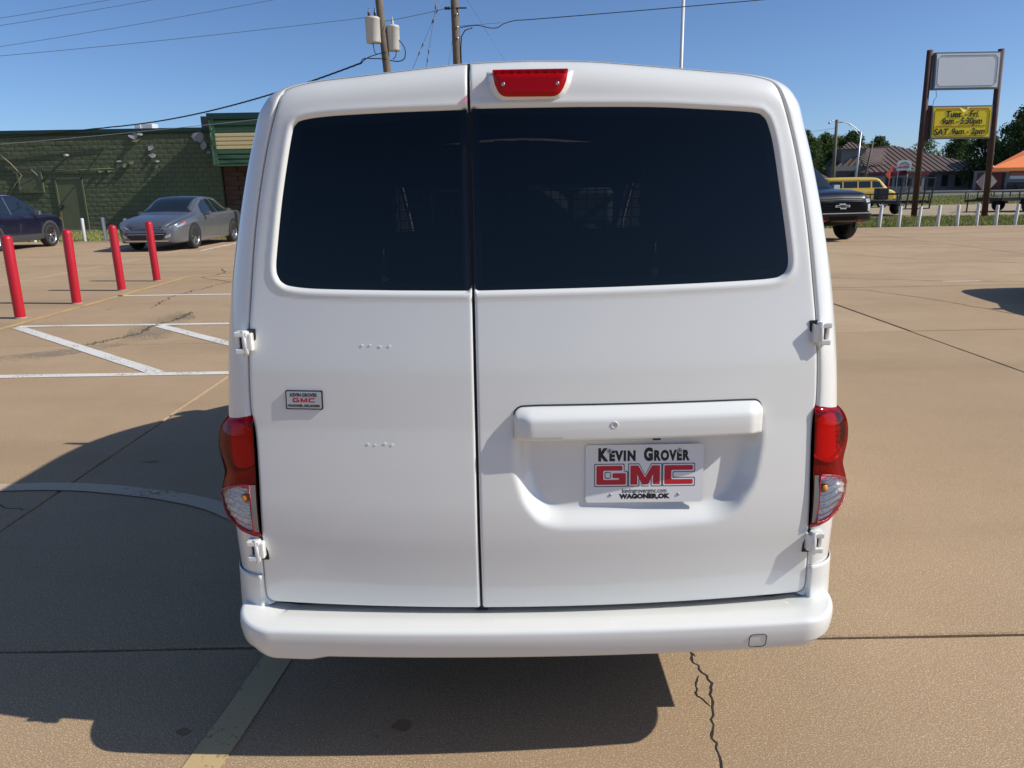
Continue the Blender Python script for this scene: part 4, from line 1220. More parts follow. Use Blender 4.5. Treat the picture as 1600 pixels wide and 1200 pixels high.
# ---- navy crossover
def make_suv():
    t = thing('navy_crossover', 'dark navy compact crossover with silver spoked wheels parked nose to the green wall', 'car')
    S = [(-2.20, .70, .42, .95, .52, 1.25), (-2.12, .82, .34, 1.02, .60, 1.42), (-1.85, .89, .26, 1.05, .62, 1.56), (-1.3, .905, .24, 1.04, .62, 1.63), (-.6, .91, .23, 1.02, .62, 1.66), (-.1, .91, .23, 1.01, .63, 1.645), (.35, .91, .23, 1.00, .66, 1.54), (.75, .91, .23, 1.00, .72, 1.32), (1.02, .91, .24, 1.0, .77, 1.13),
         (1.35, .905, .25, .99, .74, 1.07), (1.75, .89, .26, .94, .70, 1.02), (2.02, .85, .28, .88, .64, .95), (2.15, .76, .30, .80, .56, .86), (2.20, .66, .34, .72, .48, .76)]
    B = CarBody(S); B.build(M_navy_paint, t)
    B.side('side_window', [(.78, 1.035), (.50, 1.30), (.12, 1.50), (-.30, 1.54), (-.32, 1.05)], M_carglass, t)
    B.side('side_window', [(-.38, 1.05), (-.36, 1.54), (-.95, 1.52), (-1.25, 1.44), (-1.30, 1.08)], M_carglass, t)
    B.side('side_window', [(-1.36, 1.10), (-1.32, 1.42), (-1.62, 1.34), (-1.72, 1.20)], M_carglass, t, r=.02)
    B.side('pillar_trim', [(-.335, 1.04), (-.30, 1.55), (-.325, 1.55), (-.365, 1.04)], M_silver, t, r=.004, off=.010)
    B.side('roof_rail', [(.05, 1.585), (-1.5, 1.575), (-1.5, 1.60), (.05, 1.61)], M_silver, t, r=.008, off=.02)
    B.over('windscreen', [(-.62, .22), (.62, .22), (.74, .98), (-.74, .98)], M_carglass, t, .08)
    B.face('rear_window', [(-.50, 1.42), (.50, 1.42), (.60, 1.10), (-.60, 1.10)], M_carglass, t, nose=-1, r=.05)
    B.face('tail_lamp', [(.40, 1.04), (.70, 1.06), (.70, .90), (.44, .93)], M_tail_red, t, nose=-1, mirror=True)
    B.face('rear_skirt', [(-.70, .66), (.70, .66), (.62, .40), (-.62, .40)], M_cladding, t, nose=-1)
    B.face('grille', [(-.50, .72), (.50, .72), (.42, .45), (-.42, .45)], M_blk, t)
    B.face('headlamp', [(.52, .82), (.72, .86), (.72, .76), (.56, .74)], M_lamp_glass, t, mirror=True)
    B.side('side_marker', [(2.05, .80), (2.07, .86), (1.96, .90), (1.95, .83)], M_orange_lens, t, r=.01, off=.012)
    B.side('sill_cladding', [(1.02, .27), (1.02, .43), (-.98, .43), (-.98, .27)], M_cladding, t, r=.02, off=.010)
    for y in (.88, -.34): B.side('door_line', [(y, .44), (y - .01, .44), (y - .03, 1.02), (y - .02, 1.02)], M_blk, t, r=.0005, off=.002, cell=.3)
    for y in (.02, -1.02): B.side('door_handle', [(y, .90), (y + .17, .89), (y + .17, .925), (y, .935)], M_navy_paint, t, r=.01, off=.025)
    B.wheels(t, (1.30, -1.30), .815, .345, .22, spokes=5, arch=.055, lips=M_cladding)
    mirror_pair(t, .92, .66, 1.00, M_silver)
    return t
suv = make_suv(); place(suv, -15.55, 22.72, -1.5)

# ---- black pickup
def make_pickup(name, label, paint, grille=M_deepblk, badge=True, detail=True):
    t = thing(name, label, 'pickup truck')
    S = [(-2.93, .86, .55, 1.02, .78, 1.25), (-2.88, .94, .50, 1.12, .84, 1.36), (-1.20, .97, .46, 1.16, .86, 1.38), (-1.05, .975, .46, 1.16, .80, 1.52), (-.98, .975, .46, 1.17, .70, 1.78), (-.75, .975, .45, 1.18, .70, 1.895), (.2, .975, .45, 1.18, .715, 1.915), (.55, .975, .45, 1.18, .73, 1.86), (.95, .98, .45, 1.18, .80, 1.58), (1.28, .985, .45, 1.18, .86, 1.34),
         (1.6, .99, .45, 1.16, .86, 1.315), (2.3, .985, .46, 1.12, .85, 1.28), (2.72, .96, .48, 1.08, .82, 1.22), (2.86, .90, .50, 1.02, .76, 1.13), (2.91, .85, .55, .96, .72, 1.04)]
    B = CarBody(S, rail=.06); B.build(paint, t)
    B.side('side_window', [(1.02, 1.25), (.72, 1.55), (.42, 1.76), (.02, 1.79), (.02, 1.25)], M_carglass, t)
    B.side('side_window', [(-.06, 1.25), (-.06, 1.79), (-.80, 1.76), (-.85, 1.27)], M_carglass, t)
    B.over('windscreen', [(-.66, .46), (.66, .46), (.82, 1.25), (-.82, 1.25)], M_carglass, t, .08)
    B.over('truck_bed', [(-.74, -2.8), (.74, -2.8), (.74, -1.22), (-.74, -1.22)], M_blk, t, .03)
    B.face('grille', [(-.78, 1.03), (.78, 1.03), (.76, .72), (-.76, .72)], grille, t, r=.05, off=.020)
    if detail:
        for z in (.76, .82, .88, .94, .99): B.face('grille_bar', [(-.72, z), (.72, z), (.72, z + .022), (-.72, z + .022)], M_deepblk, t, r=.006, off=.035, cell=.2)
        B.face('front_bumper', [(-.88, .70), (.88, .70), (.86, .46), (-.86, .46)], paint, t, r=.04, off=.10)
        B.face('skid_plate', [(-.60, .50), (.60, .50), (.50, .37), (-.50, .37)], M_deepblk, t, r=.03, off=.09)
        B.face('bumper_intake', [(-.42, .64), (.42, .64), (.38, .54), (-.38, .54)], M_deepblk, t, r=.03, off=.11)
        for s in (1, -1):
            hx = np.array([(s * .47, .515), (s * .56, .515), (s * .56, .555), (s * .47, .555)])
            B.face('tow_hook', hx, M_pred, t, r=.01, off=.125)
        B.face('bumper_strip', [(-.80, .705), (.80, .705), (.80, .725), (-.80, .725)], M_silver, t, r=.004, off=.105)
    B.face('headlamp', [(.70, 1.05), (.88, 1.06), (.88, .98), (.72, .97)], M_lamp_glass, t, r=.02, off=.024, mirror=True)
    B.face('running_lamp', [(.76, .93), (.87, .94), (.87, .76), (.78, .76)], M_lamp_glass, t, r=.02, off=.024, mirror=True)
    B.side('headlamp', [(2.86, .98), (2.86, 1.06), (2.55, 1.08), (2.60, 1.0)], M_lamp_glass, t, r=.02)
    B.side('sill', [(1.2, .47), (1.2, .53), (-1.1, .53), (-1.1, .47)], M_blk, t, r=.01)
    for y in (1.12, -.02): B.side('door_line', [(y, .55), (y - .012, .55), (y - .02, 1.18), (y - .008, 1.18)], M_blk, t, r=.0005, off=.002, cell=.3)
    B.wheels(t, (1.93, -1.80), .86, .41, .27, rim=M_cladding if detail else M_alloy, spokes=6, twin=False, arch=.07)
    mirror_pair(t, 1.0, .98, 1.22, M_silver if detail else paint, .20, .18, .12)
    if badge:
        bow = np.array([(-.17, -.018), (-.075, -.018), (-.085, -.055), (.055, -.055), (.075, -.018), (.185, -.018), (.17, .026), (.085, .026), (.095, .055), (-.055, .055), (-.065, .026), (-.16, .026)])
        B.face('grille_emblem', bow * 1.25 + [0, .885], M_silver, t, r=.004, off=.055, cell=.06)
        B.face('grille_emblem_centre', bow * [1.0, .62] + [0, .885], M_blk, t, r=.003, off=.060, cell=.06)
    return t
truck = make_pickup('black_pickup', 'black pickup truck with bow-tie emblem on its grille and red tow hooks', M_black_paint)
place(truck, 8.28, 22.95, 180 + 11); truck.scale = (1, 1, 1.06)
# ---- far white trucks
w0 = make_pickup('white_pickup', 'white pickup truck next to the dark crossover before the hip-roofed building', M_white_paint, badge=False, detail=False)
place(w0, 81.5, 136.5, -115); w0['group'] = 'white trucks parked before the hip-roofed building'
for k, (x, y, hd) in enumerate(((77.6, 137.5, -118), (73.6, 136.5, 150))):
    c = copy_tree(w0); place(c, x, y, hd); c['label'] = ('white pickup truck second in line before the hip-roofed building windows', 'white pickup truck seen through the trailer ramp gate')[k]
c = copy_tree(suv); place(c, 87.5, 140.0, -110); c['label'] = 'dark crossover parked at the far corner of the hip-roofed building'
# ---- old yellow van
def make_yellow_van():
    t = thing('yellow_passenger_van', 'old yellow passenger van with faded paint parked beyond the black trailer', 'van')
    S = [(-2.45, .80, .45, 1.12, .66, 1.62), (-2.40, .92, .40, 1.16, .74, 1.80), (-2.1, .97, .36, 1.18, .78, 1.90), (-1.0, .985, .35, 1.18, .80, 1.93), (.6, .985, .35, 1.18, .80, 1.92), (1.15, .985, .35, 1.18, .80, 1.87), (1.45, .985, .35, 1.18, .82, 1.66), (1.75, .98, .36, 1.16, .86, 1.38), (1.95, .975, .37, 1.10, .84, 1.22), (2.3, .95, .38, 1.02, .80, 1.12), (2.42, .90, .40, .94, .74, 1.02), (2.46, .84, .45, .86, .68, .92)]
    B = CarBody(S, rail=.10); B.build(M_yellow_paint, t)
    for a, b_ in ((-2.25, -1.35), (-1.25, -.30), (-.20, .62)):
        B.side('side_window', [(b_, 1.28), (b_, 1.66), (a, 1.66), (a, 1.28)], M_carglass, t, r=.05)
    B.side('side_window', [(1.52, 1.28), (1.22, 1.66), (.74, 1.66), (.74, 1.28)], M_carglass, t, r=.05)
    B.over('windscreen', [(-.74, 1.20), (.74, 1.20), (.82, 1.76), (-.82, 1.76)], M_carglass, t, .06)
    B.side('gutter', [(1.15, 1.735), (1.15, 1.76), (-2.3, 1.76), (-2.3, 1.735)], M_yellow_paint, t, r=.008, off=.03)
    B.face('grille', [(-.6, .84), (.6, .84), (.6, .66), (-.6, .66)], M_blk, t)
    B.face('headlamp', [(.64, .84), (.80, .84), (.80, .70), (.64, .70)], M_lamp_glass, t, mirror=True)
    B.face('bumper', [(-.85, .58), (.85, .58), (.85, .45), (-.85, .45)], M_silver, t, off=.08)
    B.side('bumper_rear', [(-2.2, .46), (-2.2, .58), (-2.42, .58), (-2.42, .46)], M_silver, t)
    B.wheels(t, (1.55, -1.45), .87, .36, .22, rim=M_white_paint, spokes=8, twin=False)
    return t
yv = make_yellow_van(); place(yv, 22.15, 48.6, -90); yv.location.z = -.10; yv.scale = (1, .9, 1)
# ================================================================ STREET FURNITURE
M_bollard = pmat('red_bollard_paint', (.46, .003, .016), .42, var=.07, scale=5, coat=.25, rvar=.08)
M_post_white = pmat('white_post_paint', (.66, .66, .62), .7, var=.15, scale=12)
M_rust = pmat('rusty_brown_steel', (.085, .035, .025), .75, var=.4, scale=5, bump=.2, bscale=30)
M_signface = pmat('blank_sign_acrylic', (.84, .85, .88), .35, var=.03, scale=2)
M_signyellow = pmat('yellow_sign_face', (.95, .70, .008), .45, var=.08, scale=3)
M_signframe = pmat('sign_frame', (.20, .21, .22), .5, metal=.6, var=.15, scale=8)
M_wood = pmat('weathered_pole_wood', (.16, .125, .09), .85, var=.45, scale=4, bump=.4, bscale=25)
M_galv = pmat('galvanised_steel', (.55, .56, .57), .45, metal=.7, var=.1, scale=8)
M_can = pmat('transformer_paint', (.56, .54, .49), .5, var=.12, scale=4)
M_wire = pmat('wire_black', (.02, .022, .024), .6, var=.2, scale=10)
M_wiregrey = pmat('wire_grey', (.16, .18, .20), .5, metal=.3, var=.2, scale=10)
M_porc = pmat('brown_porcelain', (.06, .03, .022), .25, var=.2, scale=20)

GB = 'red bollards along the yellow line'
names = ('red steel bollard, first of the row beside the hatched white bay', 'red steel bollard, second of the row along the yellow line', 'red steel bollard, third of the row along the yellow line', 'red steel bollard, last of the row near the bend of the yellow line')
bol = None
for k, ((x, y), lb) in enumerate(zip([(-6.525, 9.72), (-6.50, 11.0), (-6.56, 12.45), (-6.57, 13.76)], names)):
    if bol is None:
        bol = thing('bollard', lb, 'bollard', (x, y, 0), 0, GB)
        b = MB(); b.lathe([(.066, 0), (.066, 1.03), (.063, 1.052), (.052, 1.070), (.030, 1.082), (.0005, 1.086)], 32); b.build('post', M_bollard, bol)
        b = MB(); b.lathe([(.075, .002), (.073, .012), (.066, .016)], 24); b.build('base_grout', M_patch, bol)
        o = bol
    else:
        o = copy_tree(bol); o['label'] = lb; o.location = (x, y, 0)
    o.rotation_euler = (R((-.3, .4, -.2, .3)[k]), R((.6, 1.2, .5, 1.0)[k]), k)

# white stub posts along the lot edges
GP = 'white stub posts along the lot edge'
ORD = ('first', 'second', 'third', 'fourth', 'fifth', 'sixth', 'seventh', 'eighth', 'ninth', 'tenth', 'eleventh', 'twelfth')
def stub_row(pts, label, h, seed):
    r_ = random.Random(seed)
    me = None
    for k, (x, y) in enumerate(pts):
        if me is None:
            b = MB(); b.lathe([(.055, -.06), (.055, h - .01), (.048, h), (.0005, h + .003)], 14); o = b.build('stub_post', M_post_white); me = o.data
        else: o = link('stub_post', me)
        o.location = (x, y, 0); o.rotation_euler = (R(r_.uniform(-2, 2)), R(r_.uniform(-2, 2.5)), 0); o.scale = (1, 1, r_.uniform(.95, 1.05))
        tag(o, label % ORD[k], 'post', GP + (' east' if x > 0 else ' west'))
stub_row([(13.03 + .69 * k, 26.42 + .012 * k) for k in range(0, 12)], '%s white stub post counting from the black pickup along the grass verge', .72, 1)
stub_row([(-11.2, 26.41), (-11.95, 26.40), (-12.7, 26.42), (-13.45, 26.41), (-14.2, 26.40), (-14.95, 26.42), (-15.95, 26.42), (-16.7, 26.4), (-17.5, 26.4), (-18.3, 26.4)], '%s white stub post counting from behind the grey sedan toward the crossover', .78, 2)

# tall sign
sg = thing('pole_sign', 'tall two-post sign with blank upper panel and yellow opening-hours panel', 'sign', (19.5, 33.5, -.05))
so = (19.5, 33.5, -.05)
for x0, x1 in ((18.02, 17.86), (21.17, 20.86)):
    b = MB(); b.tube([(x0, 33.5, -.3), (x1, 33.5, 6.86)], .125, 16); b.build('post', M_rust, sg, so)
def sign_panel(x0, x1, z0, z1, tilt, face, name):
    b = MB(); b.add([(x0 + tilt, 33.32, z0), (x1 + tilt, 33.32, z0), (x1, 33.32, z1), (x0, 33.32, z1), (x0 + tilt, 33.62, z0), (x1 + tilt, 33.62, z0), (x1, 33.62, z1), (x0, 33.62, z1)], [(0, 1, 2, 3), (7, 6, 5, 4), (0, 4, 5, 1), (1, 5, 6, 2), (2, 6, 7, 3), (3, 7, 4, 0)])
    o = b.build(name, M_signframe, sg, so)
    f = .055
    b = MB(); b.add([(x0 + tilt + f, 33.312, z0 + f), (x1 + tilt - f, 33.312, z0 + f), (x1 - f, 33.312, z1 - f), (x0 + f, 33.312, z1 - f)], [(0, 1, 2, 3)]); b.build('sign_face', face, o, so, fix=False)
    return o
pu = sign_panel(18.02, 20.78, 5.28, 6.74, .07, M_signface, 'upper_panel'); pl_ = sign_panel(18.15, 20.74, 3.28, 4.62, .06, M_signyellow, 'lower_panel')
def frame_line(par, x0, x1, z0, z1, tilt, m_, w, mat, notch=0.0):
    X = lambda x, z: x + tilt * (z1 - z) / (z1 - z0)
    c = notch
    pts = [(x0 + m_ + c, z0 + m_), (x1 - m_ - c, z0 + m_), (x1 - m_, z0 + m_ + c), (x1 - m_, z1 - m_ - c), (x1 - m_ - c, z1 - m_), (x0 + m_ + c, z1 - m_), (x0 + m_, z1 - m_ - c), (x0 + m_, z0 + m_ + c)]
    b = MB(); b.tube([(X(x, z), 33.308, z) for x, z in pts + pts[:1]], w, 4, caps=False, smooth=False); b.build('border_line', mat, par, so)
frame_line(pu, 18.02, 20.78, 5.28, 6.74, .07, .13, .010, pmat('sign_line_blue', (.10, .13, .20), .5), .12)
frame_line(pl_, 18.15, 20.74, 3.28, 4.62, .06, .12, .014, pmat('sign_line_red', (.40, .05, .02), .5), .10)
b = MB(); b.box(18.40, 20.52, 33.300, 33.310, 3.785, 3.805); b.build('divider_line', bpy.data.materials['sign_line_red'], pl_, so)
lx = lambda x: x - 19.5
for body, size, x, z, sx in (('Tues. - Fri.', .36, 19.47, 4.27, .92), ('9am - 5:30pm', .34, 19.48, 3.985, .92), ('SAT.', .36, 18.67, 3.555, 1.0), ('9am - 2pm', .34, 19.80, 3.565, .98)):
    text('lettering', body, size, M_pblack, pl_, (lx(x), 33.300 - 33.5, z + .05), bold=.008, sx=sx, shear=.12, extrude=.003)
# torn upper corner of the yellow sheet
b = MB(); b.add([(19.28, 33.29, 4.56), (19.62, 33.25, 4.565), (19.75, 33.29, 4.555), (19.62, 33.26, 4.42), (19.45, 33.22, 4.33)], [(0, 4, 3, 1), (1, 3, 2)]); b.build('peeled_flap', pmat('pale_sign_back', (.80, .66, .10), .5, var=.1), pl_, so)
b = MB(); b.tube([(18.25, 33.4, 5.28), (18.30, 33.38, 5.0), (18.22, 33.4, 4.85), (18.20, 33.42, 4.62)], .012, 6); b.build('loose_cable', M_wiregrey, sg, so)
b = MB(); b.box(18.02, 18.18, 33.42, 33.58, 3.20, 4.66); b.build('bracket_plate', M_rust, sg, so)

# utility poles
def catenary(a, b, sag, n=24):
    a, b = np.array(a, float), np.array(b, float)
    return [tuple(a + (b - a) * t - np.array([0, 0, sag * 4 * t * (1 - t)])) for t in np.linspace(0, 1, n)]
p1 = thing('utility_pole', 'leaning wooden utility pole carrying two grey transformer cans', 'utility pole', (-3.42, 25.0, 0))
P1 = lambda z: (-3.42 - .066 * z, 25.0, z)
b = MB(); b.tube([P1(-.3), P1(5), P1(11.6)], [.145, .125, .10], 18); b.build('pole', M_wood, p1, (-3.42, 25, 0))
for dx, dy, z0, dia in ((-.30, -.12, 5.98, .225), (.27, .10, 5.78, .20)):
    c = P1(z0); c = (c[0] + dx, c[1] + dy, z0)
    b = MB(); b.lathe([(.001, 0), (dia * .96, .0), (dia, .03), (dia, .66), (dia * 1.04, .67), (dia * 1.04, .70), (dia * .9, .735), (.001, .75)], 28, 'Z', c); can = b.build('transformer_can', M_can, p1, (-3.42, 25, 0))
    for kx in ((-.10, .09) if dx < 0 else (0.0,)):
        b = MB(); b.lathe([(.035, 0), (.05, .03), (.03, .05), (.05, .08), (.03, .10), (.045, .13), (.025, .15), (.03, .18), (.012, .2), (.012, .26)], 12, 'Z', (c[0] + kx, c[1], z0 + .73)); b.build('bushing', M_porc if dx < 0 else M_can, can, (-3.42, 25, 0))
    b = MB(); b.bar((c[0], c[1], z0 + .45), P1(z0 + .45), .06, .10); b.bar((c[0], c[1], z0 + .15), P1(z0 + .15), .06, .10); b.build('hanger', M_galv, can, (-3.42, 25, 0))
for nm, pts, r_ in (('drop_lead', [(-4.08, 24.85, 6.45), (-4.13, 24.8, 6.1), (-4.09, 24.8, 5.72), (-4.02, 24.9, 5.66)], .013), ('drop_lead', [(-3.40, 25.05, 6.15), (-3.18, 25.0, 5.85), (-3.20, 25.0, 5.55), (-3.42, 25, 5.46), (-3.75, 25.0, 5.52)], .016), ('drop_lead', [(-3.45, 25.05, 5.80), (-3.47, 25, 5.62), (-3.56, 25, 5.52)], .013),
                    ('drop_lead', [(-3.72, 24.86, 5.72), (-4.0, 24.85, 5.66), (-4.35, 24.9, 5.56), (-4.6, 25, 5.40)], .014), ('drop_lead', [(-3.74, 24.86, 5.52), (-4.1, 24.86, 5.53), (-4.45, 24.9, 5.54), (-4.6, 25, 5.42)], .016)):
    b = MB(); b.tube([tuple(p) for p in catmull(np.array(pts), 6)], r_, 6); b.build(nm, M_wire, p1, (-3.42, 25, 0))
p2 = thing('utility_pole', 'weathered wooden utility pole with a cable running down its side', 'utility pole', (-1.44, 24.0, 0))
P2 = lambda z: (-1.44 - .009 * z, 24.0, z)
b = MB(); b.tube([P2(-.3), P2(5), P2(11.4)], [.15, .125, .105], 18); b.build('pole', M_wood, p2, (-1.44, 24, 0))
b = MB(); b.tube([(-1.35, 23.95, 3.0), (-1.36, 23.94, 5.6), (-1.33, 23.94, 5.95), (-1.22, 23.95, 6.12), (-1.0, 24, 6.2)], .018, 8); b.build('riser_cable', M_wire, p2, (-1.44, 24, 0))
b = MB(); b.bar((-1.75, 23.9, 6.72), (-1.15, 23.9, 6.72), .035); b.lathe([(.03, -.14), (.05, -.1), (.03, -.06), (.05, -.02), (.02, .04)], 10, 'X', (-1.66, 23.9, 6.72)); b.build('insulator_arm', M_wire, p2, (-1.44, 24, 0))
for z in (6.55, 6.2, 5.9):
    b = MB(); b.lathe([(.03, 0), (.03, -.03), (.001, -.035)], 10, 'Y', (-1.46 - .006 * z + .06, 23.88, z)); b.build('bolt', M_galv, p2, (-1.44, 24, 0))
# steel light pole
lp = thing('light_pole', 'slim white steel light pole rising behind the white van', 'light pole', (6.62, 30, 0))
b = MB(); b.tube([(6.62, 30, 0), (6.60, 30, 9.0)], [.075, .06], 14); b.build('mast', pmat('white_mast', (.72, .73, .73), .4, var=.04), lp, (6.62, 30, 0))
b = MB(); b.box(6.42, 6.82, 29.8, 30.2, 0, .03); b.build('base_plate', M_galv, lp, (6.62, 30, 0))
b = MB(); b.box(6.35, 6.85, 28.9, 30.1, 9.0, 9.16); b.build('lamp_head', M_galv, lp, (6.62, 30, 0), bevel=.03)

def wire(pts, r_, label, mat=M_wire, name='overhead_wire'):
    b = MB(); b.tube(pts, r_, 6); o = b.build(name, mat)
    return tag(o, label, 'wire')
# twisted service drop: three conductors wound round one another
sd = catenary((-4.55, 25.0, 5.44), (-16.6, 33.8, 4.44), .28, 120)
sd += catenary((-16.6, 33.8, 4.44), (-30.0, 33.75, 3.55), .05, 40)[1:]
root = thing('service_drop_cable', 'thick black twisted cable sagging from the transformers to the green building roof', 'cable', (-4.55, 25, 5.44))
for k in range(3):
    b = MB(); b.tube([(p[0], p[1] + .016 * math.cos(i * .9 + k * 2.09), p[2] + .016 * math.sin(i * .9 + k * 2.09)) for i, p in enumerate(sd)], .0145, 6); b.build('conductor', M_wire, root, (-4.55, 25, 5.44))
wire(catenary((-9.0, 32.6, 4.62), (-30.0, 33.72, 3.35), .12), .014, 'thin pale wire drooping along the green wall from the fascia', M_galv)
wire(catenary((-3.86, 25.0, 6.78), (-32.0, 25.0, 5.1), .25), .0075, 'single thin line from the transformers crossing the sky above the green building', M_wiregrey)
wire(catenary((2.6, 27.5, 9.6), (-34, 27.5, 4.9), .5), .007, 'lowest of three parallel lines climbing over the parking lot', M_wiregrey)
wire(catenary((2.6, 27.5, 10.3), (-34, 27.5, 5.5), .5), .007, 'middle of three parallel lines climbing over the parking lot', M_wiregrey)
wire(catenary((2.6, 27.5, 10.6), (-34, 27.5, 5.75), .55), .007, 'topmost of three parallel lines climbing over the parking lot', M_wiregrey)
wire(catenary((-3.78, 25.0, 6.62), (-1.75, 23.9, 6.72), .02, 10), .008, 'short taut line linking the two wooden utility poles', M_wiregrey)
w = [(-1.36, 23.95, 6.20), (-1.0, 24.0, 6.26), (-.75, 24, 6.25), (-.5, 24, 6.19), (-.25, 24, 6.19), (-.05, 24, 6.30), (.3, 24, 6.38)] + [p for p in catenary((.6, 24, 6.39), (26, 24, 8.3), .12)]
wire([tuple(p) for p in catmull(np.array(w), 3)], .013, 'black line running from the plain utility pole past the light pole')
wire(catenary((-1.40, 23.95, 6.24), (.05, 24, 6.335), .0, 6), .006, 'thin steel support strand beside the looped black line', M_wiregrey)
for k, (a, c, lb) in enumerate((((-1.5, 25, 8.1), (-3.95, 25, 3.3), 'guy wire with insulators, nearer the transformer pole'), ((-1.75, 25, 8.9), (-3.1, 25, 2.6), 'guy wire with insulators, nearer the plain utility pole'))):
    g_ = thing('guy_wire', lb, 'guy wire', a)
    b = MB(); b.tube([a, c], .008, 6); b.build('strand', M_wiregrey, g_, a)
    for t in (.25, .31, .45, .50) if k == 0 else (.30, .36, .50, .54):
        p = np.array(a) + (np.array(c) - np.array(a)) * t; d = (np.array(c) - np.array(a)); d = d / np.linalg.norm(d) * .09
        b = MB(); b.tube([tuple(p - d), tuple(p), tuple(p + d)], [.012, .026, .012], 8); b.build('insulator', M_wiregrey, g_, a)
wire([(-1.55, 23.9, 6.1), (-1.95, 23.9, 4.2)], .006, 'short ground wire slanting off the plain utility pole', M_wiregrey)
wire([(-1.3, 23.9, 7.2), (.6, 24.2, 4.3)], .004, 'very faint wire slanting down behind the van roof', M_wiregrey)
# ================================================================ GREEN BLOCK BUILDING
GWX0, GWX1, GWY, GWZ = -34.0, -12.72, 34.0, 4.18
M_gblock = pmat('green_block_paint', (.118, .132, .072), .8, var=.28, scale=1.3, bump=.5, bscale=14, coord='Position')
M_gmortar = pmat('green_mortar', (.085, .097, .052), .9, var=.3, scale=3, coord='Position')
M_gdoor = pmat('olive_door_paint', (.135, .14, .072), .6, var=.2, scale=2)
M_gmetal = pmat('green_sheet_metal', (.085, .165, .09), .5, metal=.2, var=.12, scale=4)
M_dgmetal = pmat('dark_green_trim', (.022, .058, .046), .45, metal=.2, var=.15, scale=5)
M_tanpanel = pmat('tan_siding', (.84, .66, .35), .6, var=.08, scale=4)
M_brick = pmat('old_brown_brick', (.115, .055, .035), .85, var=.35, scale=3, bump=.4, bscale=20, coord='Position')
M_peel = pmat('peeled_paint_grey', (.36, .36, .34), .75, var=.25, scale=6)
bl_ = thing('green_block_building', 'long dark green painted concrete block building with peeling paint', 'building', (-23, 34, 0))
bo_ = (-23, 34, 0)
b = MB(); b.box(GWX0, GWX1, GWY + .03, GWY + 14, -.1, GWZ + .06); b.build('wall', M_gmortar, bl_, bo_)
# blocks: one shared mesh, running bond; the best seen ones are parts, the rest one mass
bw, bh, jt = .405, .203, .012
DOOR = (-20.12, -18.93, 0, 2.30)
base_me = []
for v in range(6):
    r_ = random.Random(40 + v)
    nx, nz = 4, 3
    V = []
    for j in range(nz + 1):
        for i in range(nx + 1):
            edge = i in (0, nx) or j in (0, nz)
            V.append(((i / nx - .5) * (bw - jt), -(0.020 if edge else .026 + r_.uniform(-.006, .006)), (j / nz - .5) * (bh - jt)))
    F = [(j * (nx + 1) + i, j * (nx + 1) + i + 1, (j + 1) * (nx + 1) + i + 1, (j + 1) * (nx + 1) + i) for j in range(nz) for i in range(nx)]
    s = len(V); ring = [0, nx, (nz + 1) * (nx + 1) - 1, nz * (nx + 1)]
    V += [(V[k][0], .035, V[k][2]) for k in ring]
    F += [(ring[(k + 1) % 4], ring[k], s + k, s + (k + 1) % 4) for k in range(4)]
    me = bpy.data.meshes.new('block'); me.from_pydata(V, [], F); me.update(); me.materials.append(M_gblock); base_me.append(me)
cells = []
rows_ = int(GWZ / bh)
for j in range(rows_):
    z = (j + .5) * bh + .02; x = GWX0 + (bw / 2 if j % 2 else 0)
    x -= bw if j % 2 else 0
    while x < GWX1 - .02:
        segs = [(max(x, GWX0), min(x + bw, GWX1))]
        if z < DOOR[3]:
            a_, b_ = segs[0]; segs = [q for q in ((a_, min(b_, DOOR[0] - .02)), (max(a_, DOOR[1] + .03), b_)) if q[1] - q[0] > .05]
        for a_, b_ in segs:
            if b_ - a_ > .05: cells.append(((a_ + b_) / 2, z, (b_ - a_) / bw))
        x += bw
cells.sort(key=lambda c: (c[0] < -22.4, abs(c[0] + 17.8) + abs(c[1] - 2.6) * 1.2))
Vr = []; Fr = []
rb = random.Random(3)
for k, (cx, z, sx_) in enumerate(cells):
    dy = rb.uniform(-.004, .005)
    me = base_me[rb.randrange(6)]
    if k < 290:
        o = link('block', me, None, bl_); o.location = (cx - bo_[0], GWY + dy - bo_[1], z); o.scale = (sx_, 1, 1)
    else:
        s = len(Vr); Vr += [(v.co.x * sx_ + cx, v.co.y + GWY + dy, v.co.z + z) for v in me.vertices]; Fr += [tuple(i + s for i in p.vertices) for p in me.polygons]
tag(mesh('outer_blocks', Vr, Fr, M_gblock, bl_, False, bo_), kind='stuff')
b = MB(); b.box(GWX0, GWX1 + .02, GWY - .07, GWY + .12, GWZ, GWZ + .15); b.build('roof_coping', M_dgmetal, bl_, bo_)
b = MB(); b.box(GWX0, GWX1, GWY - .30, GWY - .02, -.05, .04); b.build('wall_footing', M_patch, bl_, bo_)
# door set in its opening, stains, hasp
dr = MB(); dr.box(DOOR[0] + .05, DOOR[1] - .04, GWY - .03, GWY + .035, .02, DOOR[3] - .05); dr = dr.build('steel_door', M_gdoor, bl_, bo_)
b = MB()
for x0, x1, z0, z1 in ((DOOR[0] - .02, DOOR[0] + .05, 0, DOOR[3]), (DOOR[1] - .04, DOOR[1] + .03, 0, DOOR[3]), (DOOR[0] - .02, DOOR[1] + .03, DOOR[3] - .05, DOOR[3] + .03)): b.box(x0, x1, GWY - .07, GWY + .02, z0, z1 - (.0015 if z1 == DOOR[3] else 0))
b.build('door_frame', M_gblock, dr, bo_)
b = MB(); b.box(DOOR[0] + .10, DOOR[0] + .22, GWY - .11, GWY - .03, 1.02, 1.08); b.lathe([(.035, -.10), (.035, -.03)], 12, 'Y', (DOOR[0] + .20, GWY, 1.12)); b.build('hasp', M_blk, dr, bo_)
